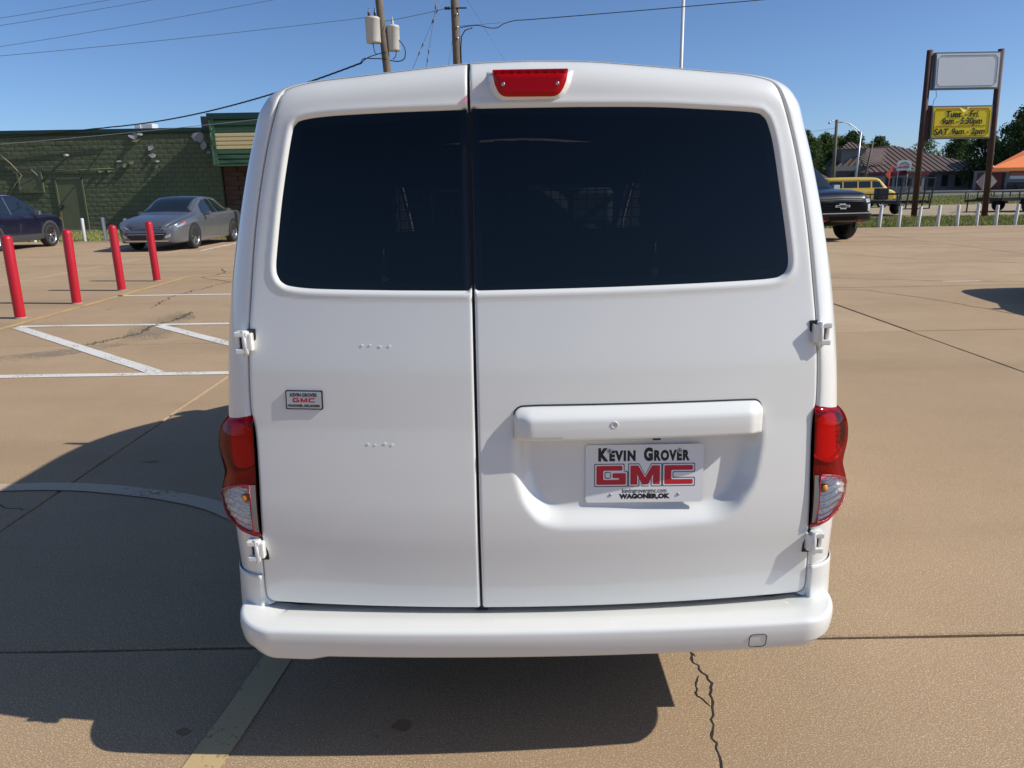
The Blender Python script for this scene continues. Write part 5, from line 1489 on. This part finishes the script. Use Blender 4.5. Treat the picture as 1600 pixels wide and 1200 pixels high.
# conduit, vent stub, sign board, slanting cables
def tubepart(name, pts, r_, mat): MB().tube(pts, r_, 8).build(name, mat, bl_, bo_)
tubepart('conduit', [(-22.6, GWY - .06, 2.64), (-19.9, GWY - .06, 2.66), (-19.5, GWY - .06, 2.62), (-17.4, GWY - .06, 2.68)], .022, M_gblock)
tubepart('wall_pipe_stub', [(-19.35, GWY + .02, 3.26), (-19.35, GWY - .30, 3.26)], .055, M_peel)
tubepart('slack_cable', [(-22.9, GWY - .10, 3.6), (-22.3, GWY - .09, 3.35), (-21.9, GWY - .08, 2.95), (-21.52, GWY - .07, 2.45), (-21.9, GWY - .07, 2.05), (-22.25, GWY - .07, 1.6)], .022, pmat('tan_cable', (.30, .24, .15), .7))
b = MB(); b.box(-21.72, -20.68, GWY - .055, GWY - .02, 1.74, 2.58)
sb_ = b.build('painted_board', M_gdoor, bl_, bo_)
b = MB()
for x0, x1, z0, z1 in ((-21.76, -21.68, 1.70, 2.62), (-20.72, -20.64, 1.70, 2.62), (-21.679, -20.721, 2.56, 2.619), (-21.679, -20.721, 1.701, 1.76)): b.box(x0, x1, GWY - .09, GWY - .03, z0, z1)
b.build('board_frame', M_gblock, sb_, bo_)
tubepart('bent_rod', [(-21.2, GWY - .25, 2.36), (-21.02, GWY - .12, 2.28), (-21.15, GWY - .20, 2.16), (-21.0, GWY - .10, 2.08)], .015, M_blk)
tubepart('bracket_wire', [(-20.98, GWY - .2, 2.70), (-20.80, GWY - .05, 2.40), (-20.70, GWY - .06, 1.9)], .012, M_peel)
# flakes of peeled paint standing off the wall
def flake(cx, cz, w, h, seed, mat=M_peel, lift=.10):
    r_ = random.Random(seed); n = 11
    ring = np.array([(cx + w / 2 * math.cos(t) * r_.uniform(.55, 1.15), cz + h / 2 * math.sin(t) * r_.uniform(.55, 1.15)) for t in np.linspace(0, 2 * math.pi, n + 1)[:-1]])
    def f(P):
        y = GWY - .045 - lift * np.clip((cz + h * .3 - P[:, 1]) / h, 0, 1) ** 1.5 - .02 * np.sin(P[:, 0] * 9 + seed)
        return np.stack([P[:, 0], y, P[:, 1]], 1)
    sheet('paint_flake', ring, f, mat, bl_, cell=.08, origin=bo_, wall=lambda A: A + [0, .012, 0])
for q in ((-16.3, 4.03, .55, .28, 1), (-15.66, 3.52, .33, .26, 2), (-15.62, 3.20, .36, .22, 3), (-17.15, 2.98, .32, .08, 4), (-13.55, 3.92, .55, .48, 5), (-13.35, 3.60, .30, .50, 6), (-13.15, 3.28, .25, .14, 7), (-15.45, 2.95, .28, .10, 8), (-16.05, 4.10, .30, .16, 9)): flake(*q)
for q in ((-16.9, 2.80, .30, .18, 11), (-17.6, 2.62, .35, .22, 12), (-16.6, 2.92, .26, .2, 13), (-15.5, 2.74, .2, .2, 14), (-18.0, 2.6, .3, .2, 15), (-16.25, 3.86, .4, .2, 16)): flake(*q, mat=M_gblock, lift=.16)
# roof plant
b = MB(); b.box(-16.75, -15.95, 35.0, 35.6, 4.15, 4.62); b.box(-16.72, -16.45, 34.95, 35.0, 4.3, 4.58); b.build('roof_unit', M_white_paint, bl_, bo_, bevel=.03)
b = MB(); b.box(-13.75, -13.0, 35.0, 35.5, 4.15, 4.88); b.build('roof_vent_box', M_cladding, bl_, bo_)
b = MB(); b.box(-15.2, -13.9, 35.2, 35.4, 4.2, 4.42); b.build('roof_parapet_piece', M_rust, bl_, bo_)

# shopfront beside it: overhanging fascia of metal siding over an old brick front
sf = thing('shopfront_canopy_building', 'brown brick shopfront under a green and tan corrugated metal fascia', 'building', (-9, 34, 0)); fo = (-9, 34, 0)
FX0, FX1, FY = -12.62, -3.0, 32.95
b = MB(); b.box(GWX1 + .03, FX1, GWY + .15, GWY + 13, -.1, 4.3); b.build('brick_wall', M_brick, sf, fo)
mb_ = bpy.data.meshes.new('brick')
bm = bmesh.new(); bmesh.ops.create_cube(bm, size=1); bmesh.ops.scale(bm, vec=(.62, .07, .19), verts=bm.verts); bm.to_mesh(mb_); bm.free(); mb_.materials.append(M_brick)
for j in range(13):
    for i in range(6):
        x = GWX1 + .36 + i * .64 + (.32 if j % 2 else 0); z = .11 + j * .205
        o = link('brick', mb_, None, sf); o.location = (x - fo[0], GWY + .13 + rb.uniform(-.02, .01) - fo[1], z); o.scale = (rb.uniform(.92, .99), 1, rb.uniform(.9, .98))
b = MB(); b.box(FX0, FX1, FY + .05, GWY + .14, 2.72, 4.70); b.build('fascia_core', M_gmetal, sf, fo)
def rib_course(z0, z1, n, mat, name):
    for k in range(n):
        a, c = z0 + (z1 - z0) * k / n, z0 + (z1 - z0) * (k + 1) / n
        b = MB(); b.add([(FX0 + .22, FY + .05, a), (FX1, FY + .05, a), (FX1, FY - .02, a + (c - a) * .15), (FX0 + .22, FY - .02, a + (c - a) * .15), (FX0 + .22, FY - .02, a + (c - a) * .75), (FX1, FY - .02, a + (c - a) * .75), (FX1, FY + .05, c), (FX0 + .22, FY + .05, c)], [(0, 1, 2, 3), (3, 2, 5, 4), (4, 5, 6, 7)])
        b.build(name, mat, sf, fo, fix=False)
rib_course(2.74, 3.34, 3, M_gmetal, 'siding_panel'); rib_course(3.34, 4.02, 4, M_tanpanel, 'siding_panel'); rib_course(4.02, 4.56, 2, M_gmetal, 'siding_panel')
b = MB(); b.box(FX0 - .04, FX1, FY - .10, GWY + .16, 4.56, 4.80); b.build('cap_flashing', M_dgmetal, sf, fo)
b = MB(); b.box(FX0, FX0 + .22, FY - .05, FY + .06, 2.72, 4.555); b.box(FX0 + .02, FX0 + .08, FY - .09, FY - .05, 2.72, 4.54); b.build('corner_trim', M_gmetal, sf, fo)
b = MB(); b.tube([(FX0 + .12, FY - .10, 4.2), (FX0 + .05, FY - .14, 3.9), (FX0 + .10, FY - .10, 3.6)], .02, 6); b.build('bent_bracket', M_gmetal, sf, fo)
b = MB(); b.box(FX0, FX1, FY - .04, GWY + .12, 2.66, 2.72); b.build('soffit', M_gmetal, sf, fo)
# ================================================================ EAST SIDE: TRAILERS, ROAD SIGN, FAR BUILDINGS
M_tsteel = pmat('black_trailer_steel', (.012, .012, .014), .55, var=.4, scale=6)
M_tdeck = pmat('grey_deck_boards', (.10, .085, .07), .85, var=.4, scale=4)
def trailer(name, label, loc, rz, gate):
    t = thing(name, label, 'trailer', loc, rz)          # local +X towards the gate
    L, W, H = 3.6, 1.8, .62
    b = MB()
    for y in (-W / 2, W / 2): b.bar((-L / 2, y, H), (L / 2, y, H), .08, .12)
    for x in np.linspace(-L / 2, L / 2, 6): b.bar((x, -W / 2 + .04, H - .01), (x, W / 2 - .04, H - .01), .06, .08)
    b.build('chassis', M_tsteel, t)
    for k in range(8):
        y = -W / 2 + .06 + (k + .5) * (W - .12) / 8
        MB().box(-L / 2, L / 2, y - .10, y + .10, H + .065, H + .10).build('deck_plank', M_tdeck, t)
    for y in (-W / 2, W / 2):
        MB().bar((-L / 2, y, H + .38), (L / 2, y, H + .38), .05, .05).build('side_rail', M_tsteel, t)
        for x in np.linspace(-L / 2 + .03, L / 2 - .03, 5): MB().bar((x, y, H + .06), (x, y, H + .36), .045, .045).build('rail_post', M_tsteel, t)
    for s in (-1, 1):
        wheel_parts(t, (-.45, s * (W / 2 + .16), .34), .34, .19, 1, rim=M_white_paint, spokes=6, twin=False).rotation_euler = (0, 0, s * math.pi / 2)
        b = MB(); pts = [(-.45 + .44 * math.cos(a), .34 + .42 * math.sin(a)) for a in np.linspace(.1, math.pi - .1, 12)]
        V = [(x, s * (W / 2 + .05), z) for x, z in pts] + [(x, s * (W / 2 + .30), z) for x, z in pts]
        b.add(V, [(i, i + 1, 13 + i, 12 + i) for i in range(11)]); b.build('mudguard', M_tsteel, t, fix=False)
    b = MB()
    for y in (-W / 2, W / 2): b.bar((-L / 2, y, H), (-L / 2 - 1.25, 0, H - .05), .08, .10)
    b.build('drawbar', M_tsteel, t)
    MB().tube([(-L / 2 - 1.1, 0, .02), (-L / 2 - 1.1, 0, H + .3)], .035, 8).build('jack', M_tsteel, t)
    MB().box(-L / 2 - 1.22, -L / 2 - .98, -.12, .12, -.02, .02).build('jack_foot', M_tsteel, t)
    if gate:
        g_ = bpy.data.objects.new('ramp_gate', None); col.objects.link(g_); g_.parent = t; g_.location = (L / 2 + .04, 0, H - .30); g_.rotation_euler = (0, R(7), 0)
        for y in np.linspace(-W / 2, W / 2, 5): MB().bar((0, y, 0), (0, y, 1.42), .05, .05).build('gate_upright', M_tsteel, g_)
        for z in (0.02, .7, 1.42): MB().bar((0.01, -W / 2, z), (0.01, W / 2, z), .045, .045).build('gate_rail', M_tsteel, g_)
    return t
trailer('utility_trailer', 'black utility trailer with raised mesh ramp gate behind the tall sign', (18.5, 37.2, -.05), R(-75), True)
trailer('utility_trailer', 'dark flatbed trailer with low side rails beyond the diamond road sign', (26.2, 38.6, -.05), R(4), False)
MB_ = MB(); MB_.box(0, .55, 0, .45, 0, .55)
ub = MB_.build('dark_engine_crate', M_tsteel, None, None, bevel=.04); ub.location = (18.2, 37.4, .68); tag(ub, 'dark boxy engine crate loaded on the black trailer deck', 'crate')

# back of a diamond road-work sign on a folding stand, orange beacon on top
ds = thing('road_work_sign', 'back of a bare grey diamond warning sign on a folding stand with orange beacon', 'road sign', (26.38, 42, -.05)); do = (26.38, 42, -.05)
MB().add([(26.26 + .1, 42, 2.06), (26.96, 42, 1.44), (26.40, 42, .80), (25.80, 42, 1.44), (26.36, 42.02, 2.06), (26.96, 42.02, 1.44), (26.40, 42.02, .80), (25.80, 42.02, 1.44)], [(0, 1, 2, 3), (7, 6, 5, 4), (0, 4, 5, 1), (1, 5, 6, 2), (2, 6, 7, 3), (3, 7, 4, 0)]).build('sign_board', pmat('sign_back_plywood', (.40, .35, .29), .7, var=.15), ds, do)
for x in (25.95, 26.85): MB().bar((26.4, 41.95, 1.5), (x, 41.6, -.05), .035).build('stand_leg', M_tsteel, ds, do)
MB().bar((26.4, 41.95, .1), (26.4, 41.95, 2.1), .04).build('stand_mast', M_tsteel, ds, do)
MB().lathe([(.001, 2.08), (.09, 2.10), (.10, 2.18), (.08, 2.26), (.001, 2.30)], 14, 'Z', (26.55, 41.96, 0)).build('beacon', M_orange_lens, ds, do)

# low steel pipe barrier along the drive
pb = thing('pipe_barrier', 'long low rusty pipe barrier on short stakes beside the grass field', 'barrier', (30, 60, -.05))
MB().tube([(27, 60, .62), (64, 62, .66)], .09, 8).build('pipe', pmat('pale_pipe', (.30, .27, .23), .7, var=.2), pb, (30, 60, -.05))
for x in (31.2, 36.5, 42, 48, 54, 60): MB().tube([(x, 60 + (x - 27) * .054, -.1), (x, 60 + (x - 27) * .054, .62)], .06, 8).build('stake', M_wood, pb, (30, 60, -.05))

# hip-roofed building of ribbed brown metal
M_brown = pmat('brown_ribbed_metal', (.135, .088, .066), .55, metal=.1, var=.12, scale=2)
M_brownrib = pmat('brown_roof_rib', (.20, .14, .108), .5, metal=.25, var=.1, scale=2)
M_bwall = pmat('grey_tan_wall', (.23, .225, .20), .8, var=.12, scale=1.5)
M_dark = pmat('dark_opening', (.02, .022, .025), .4, var=.3, scale=4)
hb_ = thing('hip_roof_building', 'grey commercial building with a large brown ribbed metal hip roof', 'building', (70, 140, 0)); ho = (70, 140, 0)
X0, X1, Y0b, Y1b, EZ, RZ = 61.2, 85.0, 131.0, 158.0, 2.95, 7.9
MB().box(X0 + .8, X1 - .8, Y0b + .8, Y1b, -.1, EZ).build('wall', M_bwall, hb_, ho)
def roof_plane(corners, name, nr_, outward):
    a, b_, c, d = [np.array(p, float) for p in corners]      # a-b eave, c-d ridge (d above a)
    o = MB().add([a, b_, c, d], [(0, 1, 2, 3)]).build(name, M_brown, hb_, ho, fix=False)
    nrm = np.cross(b_ - a, d - a); nrm /= np.linalg.norm(nrm); nrm *= (1 if nrm[2] > 0 else -1)
    bb = MB()
    for k in range(nr_ + 1):
        t = k / nr_; p = a + (b_ - a) * t
        # climb straight up the slope until the hip or ridge
        up = d - a; e = (b_ - a) / np.linalg.norm(b_ - a); up = up - e * (up @ e)
        full = 1.0
        s = (p - a) @ e; Ls = np.linalg.norm(b_ - a); da = (d - a) @ e; db = (b_ - c) @ e
        if da > 1e-6 and s < da: full = s / da
        if db > 1e-6 and Ls - s < db: full = min(full, (Ls - s) / db)
        if full < .03: continue
        bb.bar(tuple(p + nrm * .05), tuple(p + up * full + nrm * .05), .26, .14, up=tuple(nrm))
    r_ = bb.build('roof_ribs', M_brownrib, o, ho); r_['kind'] = 'stuff'
    return o
apex1 = (72.0, 144.5, RZ); apex2 = (72.5, 150.5, RZ)
roof_plane([(X0, Y0b, EZ), (X1, Y0b, EZ), (71.9, 144.0, RZ), (71.4, 144.0, RZ)], 'roof', 24, 1)
roof_plane([(X1, Y0b, EZ), (X1, Y1b, EZ), (71.9, 152, RZ), (71.9, 144.0, RZ)], 'roof', 24, 1)
roof_plane([(X0, Y1b, EZ), (X0, Y0b, EZ), (71.4, 144.0, RZ), (71.4, 152, RZ)], 'roof', 22, 1)
# side wing with its own ridge and small cupola roof
MB().box(57.2, 64.0, 134.0, 152.0, -.1, 4.25).build('wing_wall', M_bwall, hb_, ho)
roof_plane([(61.9, 132.9, 4.15), (72.0, 136.5, 4.35), (71.0, 143, 7.45), (63.6, 141, 7.25)], 'wing_roof', 13, 1)
roof_plane([(57.0, 140.0, 4.0), (62.2, 132.8, 4.1), (63.6, 141, 7.2), (61.6, 143, 7.2)], 'wing_roof', 8, 1)
MB().box(59.9, 64.2, 138, 143, 4.2, 7.25).build('cupola_wall', M_bwall, hb_, ho)
roof_plane([(59.4, 137.5, 7.2), (64.8, 137.5, 7.2), (62.2, 140.5, 8.5), (62.0, 140.5, 8.5)], 'cupola_roof', 7, 1)
roof_plane([(64.8, 137.5, 7.2), (64.8, 143.5, 7.2), (62.2, 140.5, 8.5), (62.2, 140.4, 8.5)], 'cupola_roof', 7, 1)
MB().box(57.6, 60.6, 133.9, 134.0, -.1, 3.4).build('open_bay', M_dark, hb_, ho)
for x in (72.6, 74.9, 77.3, 79.7): 
    w_ = MB().box(x, x + 1.1, Y0b + .76, Y0b + .84, .5 if x != 79.7 else 0, 2.35).build('window' if x != 79.7 else 'door', M_dark, hb_, ho)
    MB().box(x - .08, x + 1.18, Y0b + .73, Y0b + .77, 2.36, 2.46).build('lintel', M_brownrib, w_, ho)
MB().box(X0 + .3, X1, Y0b - .06, Y0b + .06, EZ - .18, EZ + .06).build('gutter', M_brown, hb_, ho)
# red-trimmed porch
por = thing('red_trimmed_kiosk', 'low kiosk with dark red fascia in front of the hip-roofed building', 'kiosk', (57.4, 112, 0)); po = (57.4, 112, 0)
MB().box(54.3, 60.6, 111, 114, -.1, 2.3).build('kiosk_wall', pmat('kiosk_wall', (.30, .28, .26), .7, var=.2), por, po)
MB().box(54.0, 60.9, 110.4, 114.3, 2.3, 2.85).build('fascia', pmat('dark_red_fascia', (.16, .02, .03), .55, var=.15), por, po)
MB().prism([(56.2, 2.85), (58.8, 2.85), (57.9, 3.35), (56.9, 3.35)], 110.45, 113, 'Y').build('red_peak', pmat('red_peak', (.32, .03, .05), .5), por, po)
for x in (54.9, 56.3, 57.8, 59.2): MB().box(x, x + 1.0, 110.94, 111.02, .8, 2.0).build('kiosk_window', M_dark, por, po)
# arched shop sign above a green awning
ss = thing('arched_shop_sign', 'white arched shop sign with mountain outline and red lettering', 'sign', (56.85, 110, 0)); sso = (56.85, 110, 0)
poly = np.concatenate([[(55.85, 3.0), (57.95, 3.0), (57.95, 4.0)], [(56.9 + 1.05 * math.cos(a), 4.0 + .42 * math.sin(a)) for a in np.linspace(.1, math.pi - .1, 14)], [(55.85, 4.0)]])
MB().prism([tuple(p) for p in poly], 110.0, 110.12, 'Y').build('sign_board', pmat('sign_cream', (.62, .62, .57), .6, var=.06), ss, sso)
MB().tube([(56.2, 109.97, 3.75), (56.6, 109.97, 4.05), (56.95, 109.97, 4.18), (57.3, 109.97, 4.02), (57.65, 109.97, 3.78)], .045, 6).build('mountain_line', pmat('sign_green_line', (.05, .10, .06), .6), ss, sso)
for k in range(9): MB().box(56.05 + k * .19, 56.05 + k * .19 + .12, 109.96, 109.99, 3.35, 3.55 + .04 * (k % 3)).build('letter_block', M_pred, ss, sso)
for x in (56.2, 57.6): MB().tube([(x, 110.2, -.1), (x, 110.2, 3.6)], .06, 8).build('post', M_galv, ss, sso)
aw = MB(); aw.add([(57.0, 109.2, 2.85), (58.5, 109.2, 2.85), (58.3, 110.6, 3.2), (57.1, 110.6, 3.2), (57.0, 109.2, 2.72), (58.5, 109.2, 2.72)], [(0, 1, 2, 3), (4, 5, 1, 0)])
tag(aw.build('green_awning', pmat('green_awning', (.03, .13, .075), .7, var=.2), fix=False), 'small dark green awning under the arched shop sign', 'awning')
# orange arrow marker
ar = MB(); ar.prism([(45.05, 3.25), (44.95, 2.85), (44.45, 2.32), (45.0, 1.72), (45.18, 1.95), (44.85, 2.32), (45.30, 2.75), (45.2, 3.3)], 90.0, 90.06, 'Y'); ar.tube([(45.0, 90.1, -.1), (45.0, 90.1, 2.8)], .05, 6)
tag(ar.build('orange_arrow_sign', pmat('orange_red_vinyl', (.85, .10, .03), .6, var=.08)), 'bright orange bent arrow sign standing before the kiosk', 'sign')

# drive-in with orange canopy roof
M_orange = pmat('orange_roof_metal', (.85, .22, .045), .5, var=.08, scale=2)
oc = thing('orange_roofed_drive_in', 'grey drive-in building under a bright orange hip roof', 'building', (68, 102, 0)); oo = (68, 102, 0)
MB().add([(62.7, 99.5, 2.95), (84, 99.5, 2.95), (76, 105, 6.6), (70.5, 105, 5.3), (70.2, 108, 2.95), (84, 108, 2.95)], [(0, 1, 2, 3), (4, 0, 3), (1, 5, 2), (5, 4, 3, 2)]).build('roof', M_orange, oc, oo)
MB().box(62.7, 84, 99.4, 99.55, 2.55, 2.98).build('fascia', M_orange, oc, oo)
MB().box(65.9, 83, 101, 108, -.1, 2.7).build('wall', pmat('grey_stucco', (.26, .25, .23), .8, var=.1), oc, oo)
MB().box(63.9, 65.6, 101.2, 104, -.1, 2.45).build('red_cooler_annex', pmat('dark_red_wall', (.20, .035, .03), .6, var=.15), oc, oo)
MB().box(63.8, 66.2, 100.9, 101.2, 2.45, 2.62).build('pale_lintel', M_signface, oc, oo)
for z0, z1, m_ in ((2.05, 2.35, M_tail_red), (1.55, 1.95, M_signface)): MB().box(66.4, 69.8, 100.93, 100.99, z0, z1).build('wall_sign', m_, oc, oo)
MB().box(66.2, 70, 100.95, 101, .1, 1.1).build('lower_band', M_cladding, oc, oo)
for k, x in enumerate((63.5, 65.2, 66.9)):
    t_ = thing('picnic_table', ('dark picnic table beside the red annex of the drive-in', 'middle dark picnic table before the drive-in', 'dark picnic table under the drive-in wall sign')[k], 'table', (x + .3, 99.9, 0), 0, 'picnic tables at the drive-in')
    MB().box(-.6, .6, -.35, .35, .70, .76).build('table_top', M_tsteel, t_)
    for s in (-1, 1): MB().box(-.6, .6, s * .65 - .12, s * .65 + .12, .42, .46).build('bench', M_tsteel, t_); MB().bar((s * .45, -.6, -.05), (s * .45, .6, .72), .05).build('leg', M_tsteel, t_)

# far poles
fp = thing('utility_pole', 'far wooden pole with a small lamp beside the treeline', 'utility pole', (25.58, 60, 0))
MB().tube([(25.58, 60, -.2), (25.42, 60, 6.2)], [.14, .11], 12).build('pole', M_wood, fp, (25.58, 60, 0))
MB().tube([(25.42, 60, 6.0), (25.0, 59.9, 6.12), (24.85, 59.9, 6.08)], .025, 6).build('lamp_arm', M_galv, fp, (25.58, 60, 0))
MB().lathe([(.001, 6.1), (.06, 6.06), (.10, 5.92), (.001, 5.86)], 10, 'Z', (24.82, 59.9, 0)).build('lamp', M_galv, fp, (25.58, 60, 0))
wire(catenary((25.46, 60, 5.6), (8, 60, 4.4), .3), .012, 'thin line leaving the far lamp pole toward the van', M_wiregrey)
sl = thing('street_lamp', 'tall grey street lamp with curved double truss arm over the road', 'street lamp', (36.45, 80, 0)); slo = (36.45, 80, 0)
MB().tube([(36.42, 80, -.1), (36.50, 80, 6.5)], [.11, .075], 12).build('mast', M_galv, sl, slo)
MB().tube([tuple(p) for p in catmull(np.array([(36.5, 80, 6.45), (35.7, 80, 7.05), (35.1, 80, 7.38), (34.4, 80, 7.5)]), 5)], .035, 6).build('upper_arm', M_galv, sl, slo)
MB().tube([tuple(p) for p in catmull(np.array([(36.5, 80, 6.05), (35.9, 80, 6.65), (35.2, 80, 7.25), (35.0, 80, 7.38)]), 5)], .03, 6).build('lower_arm', M_galv, sl, slo)
MB().box(33.9, 34.5, 79.85, 80.15, 7.42, 7.56).build('lamp_head', M_galv, sl, slo, bevel=.03)
lpn = thing('leaning_pole', 'leaning pale wooden pole in front of the hip-roofed building', 'utility pole', (51.1, 110, 0))
MB().tube([(51.1, 110, -.1), (52.05, 110, 7.0)], [.17, .13], 10).build('pole', M_wood, lpn, (51.1, 110, 0))
MB().bar((51.6, 110, 6.7), (52.5, 110, 6.75), .10).build('crossarm', M_wood, lpn, (51.1, 110, 0))
# ================================================================ TREES
def foliage_mat(name, a, b_):
    m, nt, b = principled(name)
    oi = nt.nodes.new('ShaderNodeNewGeometry')
    n = nt.nodes.new('ShaderNodeTexNoise'); n.inputs['Scale'].default_value = .9; n.inputs['Detail'].default_value = 4
    nt.links.new(oi.outputs['Position'], n.inputs['Vector'])
    add = nt.nodes.new('ShaderNodeMath'); add.operation = 'ADD'; add.use_clamp = True
    mu = nt.nodes.new('ShaderNodeMath'); mu.operation = 'MULTIPLY_ADD'; mu.inputs[1].default_value = .6; mu.inputs[2].default_value = -.3
    nt.links.new(oi.outputs['Random Per Island'], mu.inputs[0]); nt.links.new(mu.outputs[0], add.inputs[0]); nt.links.new(n.outputs['Fac'], add.inputs[1])
    mx = nt.nodes.new('ShaderNodeMix'); mx.data_type = 'RGBA'
    mx.inputs['A'].default_value = (*a, 1); mx.inputs['B'].default_value = (*b_, 1)
    nt.links.new(add.outputs[0], mx.inputs['Factor']); nt.links.new(mx.outputs['Result'], b.inputs['Base Color'])
    b.inputs['Roughness'].default_value = .7
    b.inputs['Specular IOR Level'].default_value = .25
    tr = nt.nodes.new('ShaderNodeBsdfTranslucent'); nt.links.new(mx.outputs['Result'], tr.inputs[0])
    ms = nt.nodes.new('ShaderNodeMixShader'); ms.inputs[0].default_value = .4
    out = nt.nodes['Material Output']
    nt.links.new(b.outputs[0], ms.inputs[1]); nt.links.new(tr.outputs[0], ms.inputs[2]); nt.links.new(ms.outputs[0], out.inputs['Surface'])
    return m
M_leaf = foliage_mat('leaf_mid_green', (.055, .095, .020), (.14, .19, .048))
M_leafd = foliage_mat('leaf_dark_green', (.036, .068, .018), (.092, .135, .036))
M_bark = pmat('tree_bark', (.085, .065, .05), .9, var=.4, scale=6, bump=.5, bscale=12)
def make_tree(H, W, seed, clumps, leafs, size, spread=1.0, low=.22):
    """crown and trunk meshes for a tree of height H and crown width W, base at the origin"""
    r_ = random.Random(seed); nr_ = np.random.RandomState(seed)
    b = MB(); b.tube([(0, 0, -.2), (r_.uniform(-.1, .1), 0, H * .2), (r_.uniform(-.3, .3), r_.uniform(-.3, .3), H * .5), (r_.uniform(-.4, .4), 0, H * .8)], [H * .032, H * .026, H * .018, H * .006], 10)
    C = []
    for k in range(clumps):
        z = low + (1 - low) * r_.random() ** .85
        prof = math.sin(min(1, (z - low + .12) / (1.10 - low)) * math.pi) ** .65
        a = r_.uniform(0, 6.283); rad = W / 2 * prof * math.sqrt(r_.uniform(.15, 1.0))
        c = (rad * math.cos(a), rad * math.sin(a), z * H * .96)
        C.append((c, W * r_.uniform(.09, .17)))
        if k % 3 == 0: b.tube([(0, 0, c[2] * .62), (c[0] * .5, c[1] * .5, c[2] * .82), c], [H * .011, H * .007, H * .002], 5)
    tm = b
    V = []; F = []
    for c, rr in C:
        for _ in range(leafs):
            d = nr_.normal(size=3); d /= np.linalg.norm(d); p = np.array(c) + d * rr * nr_.uniform(.35, 1.08) ** .6 * np.array([1.15, 1.15, .85])
            n = d + nr_.normal(size=3) * .7; n /= np.linalg.norm(n)
            u = np.cross(n, nr_.normal(size=3)); u /= np.linalg.norm(u) + 1e-9; v = np.cross(n, u)
            s = size * nr_.uniform(.5, 1.25)
            k = len(V); V += [p - u * s, p - v * s * .55, p + u * s, p + v * s * .55]; F.append((k, k + 1, k + 2, k + 3))
    return tm, V, F
protos = []
for seed, (H, W, cl, lf, sz, lw, mt) in enumerate(((10, 8.5, 95, 60, .26, .12, M_leaf), (11, 8, 100, 60, .25, .10, M_leafd), (12, 8, 70, 46, .25, .26, M_leaf), (14, 9.5, 120, 60, .28, .10, M_leafd))):
    tm, V, F = make_tree(H, W, 11 + seed, cl, lf, sz, low=lw)
    to = tm.build('trunk', M_bark); cm = mesh('crown', V, F, mt)
    protos.append((to.data, cm.data)); bpy.data.objects.remove(to); bpy.data.objects.remove(cm)
def tree(kind, x, y, s, rz, label, group=None, sz=1.0):
    t = thing('broadleaf_tree', label, 'tree', (x, y, -.05), rz, group); t.scale = (s, s, s * sz)
    link('trunk', protos[kind][0], None, t); link('crown', protos[kind][1], None, t)
    return t
r_ = random.Random(5)
G1 = 'trees of the far treeline'
for x, y, k, s, lb in (
        (52.5, 146, 0, 1.0, 'rounded green tree right behind the far lamp pole'), (57.5, 150, 1, 1.02, 'dark green tree between the far lamp pole and the street lamp'), (62.5, 152, 0, 1.05, 'green tree rising behind the street lamp mast'),
        (48, 150, 1, 1.0, 'dark tree between the van flank and the far lamp pole'), (42, 148, 0, 1.05, 'green tree over the black pickup, half hidden by the white van'), (36, 152, 1, 1.0, 'dark tree behind the black pickup cab'),
        (66.0, 156, 1, .93, 'dark tree behind the cupola of the hip-roofed building'), (60, 143, 0, .7, 'small green tree beside the hip-roofed building wing'), (67.5, 151, 1, 1.0, 'tall dark tree behind the leaning pole'),
        (71.5, 161, 0, 1.08, 'green tree rising over the cupola roof ridge'), (77, 160, 1, .95, 'dark tree behind the roof peak of the hip-roofed building'), (54.5, 139, 1, .85, 'dark tree over the low brown-roofed shed')): tree(k, x, y, s, r_.uniform(0, 6), lb, G1)
for x, y, k, s, lb in (
        (73, 170, 2, .95, 'loose-crowned tree over the ridge of the brown roof'), (78.5, 168, 2, .78, 'loose-crowned tree seen under the yellow panel beside the first sign post'), (84, 172, 2, .80, 'loose-crowned tree under the middle of the yellow panel'),
        (89.5, 165, 2, .86, 'loose-crowned tree between the brown roof slope and second sign post'), (94, 160, 1, .92, 'dark tree behind the second sign post'), (98.5, 168, 2, .95, 'airy tree beyond the second sign post'), (87, 178, 1, .9, 'dark tree filling the gap behind the brown roof slope')): tree(k, x, y, s, r_.uniform(0, 6), lb, G1)
for x, y, k, s, lb in (
        (83, 122, 3, 1.0, 'tall dense tree over the orange roof edge'), (90, 124, 3, 1.05, 'tallest dark tree behind the orange roof'), (97, 126, 3, 1.0, 'dense dark tree beyond the orange roof ridge'), (79.5, 128, 1, .86, 'dark tree between the brown and the orange roofs'),
        (88, 132, 3, .9, 'dense tree behind the tallest orange-roof tree'), (105, 128, 3, 1.0, 'dense dark tree past the far end of the drive-in')): tree(k, x, y, s, r_.uniform(0, 6), lb, G1)
L4 = 'broadleaf tree along the road hidden behind the white van'
for x, y, k, s in ((30, 160, 0, 1), (22, 158, 1, 1), (12, 165, 0, 1.1), (2, 160, 1, 1), (-8, 166, 0, 1), (-18, 160, 1, 1.05), (-30, 165, 0, 1.1)): tree(k, x, y, s, r_.uniform(0, 6), L4, G1 + ' along the road')
hs = thing('low_shed', 'low brown-roofed shed under the treeline behind the yellow van', 'shed', (50, 126, 0))
MB().box(46.5, 53, 125, 130, -.1, 1.6).build('wall', M_bwall, hs, (50, 126, 0))
MB().add([(46, 124.6, 1.6), (53.5, 124.6, 1.6), (51.5, 127.5, 3.3), (48.5, 127.5, 3.3), (46, 130.5, 1.6), (53.5, 130.5, 1.6)], [(0, 1, 2, 3), (4, 0, 3), (1, 5, 2), (5, 4, 3, 2)]).build('roof', M_brown, hs, (50, 126, 0))
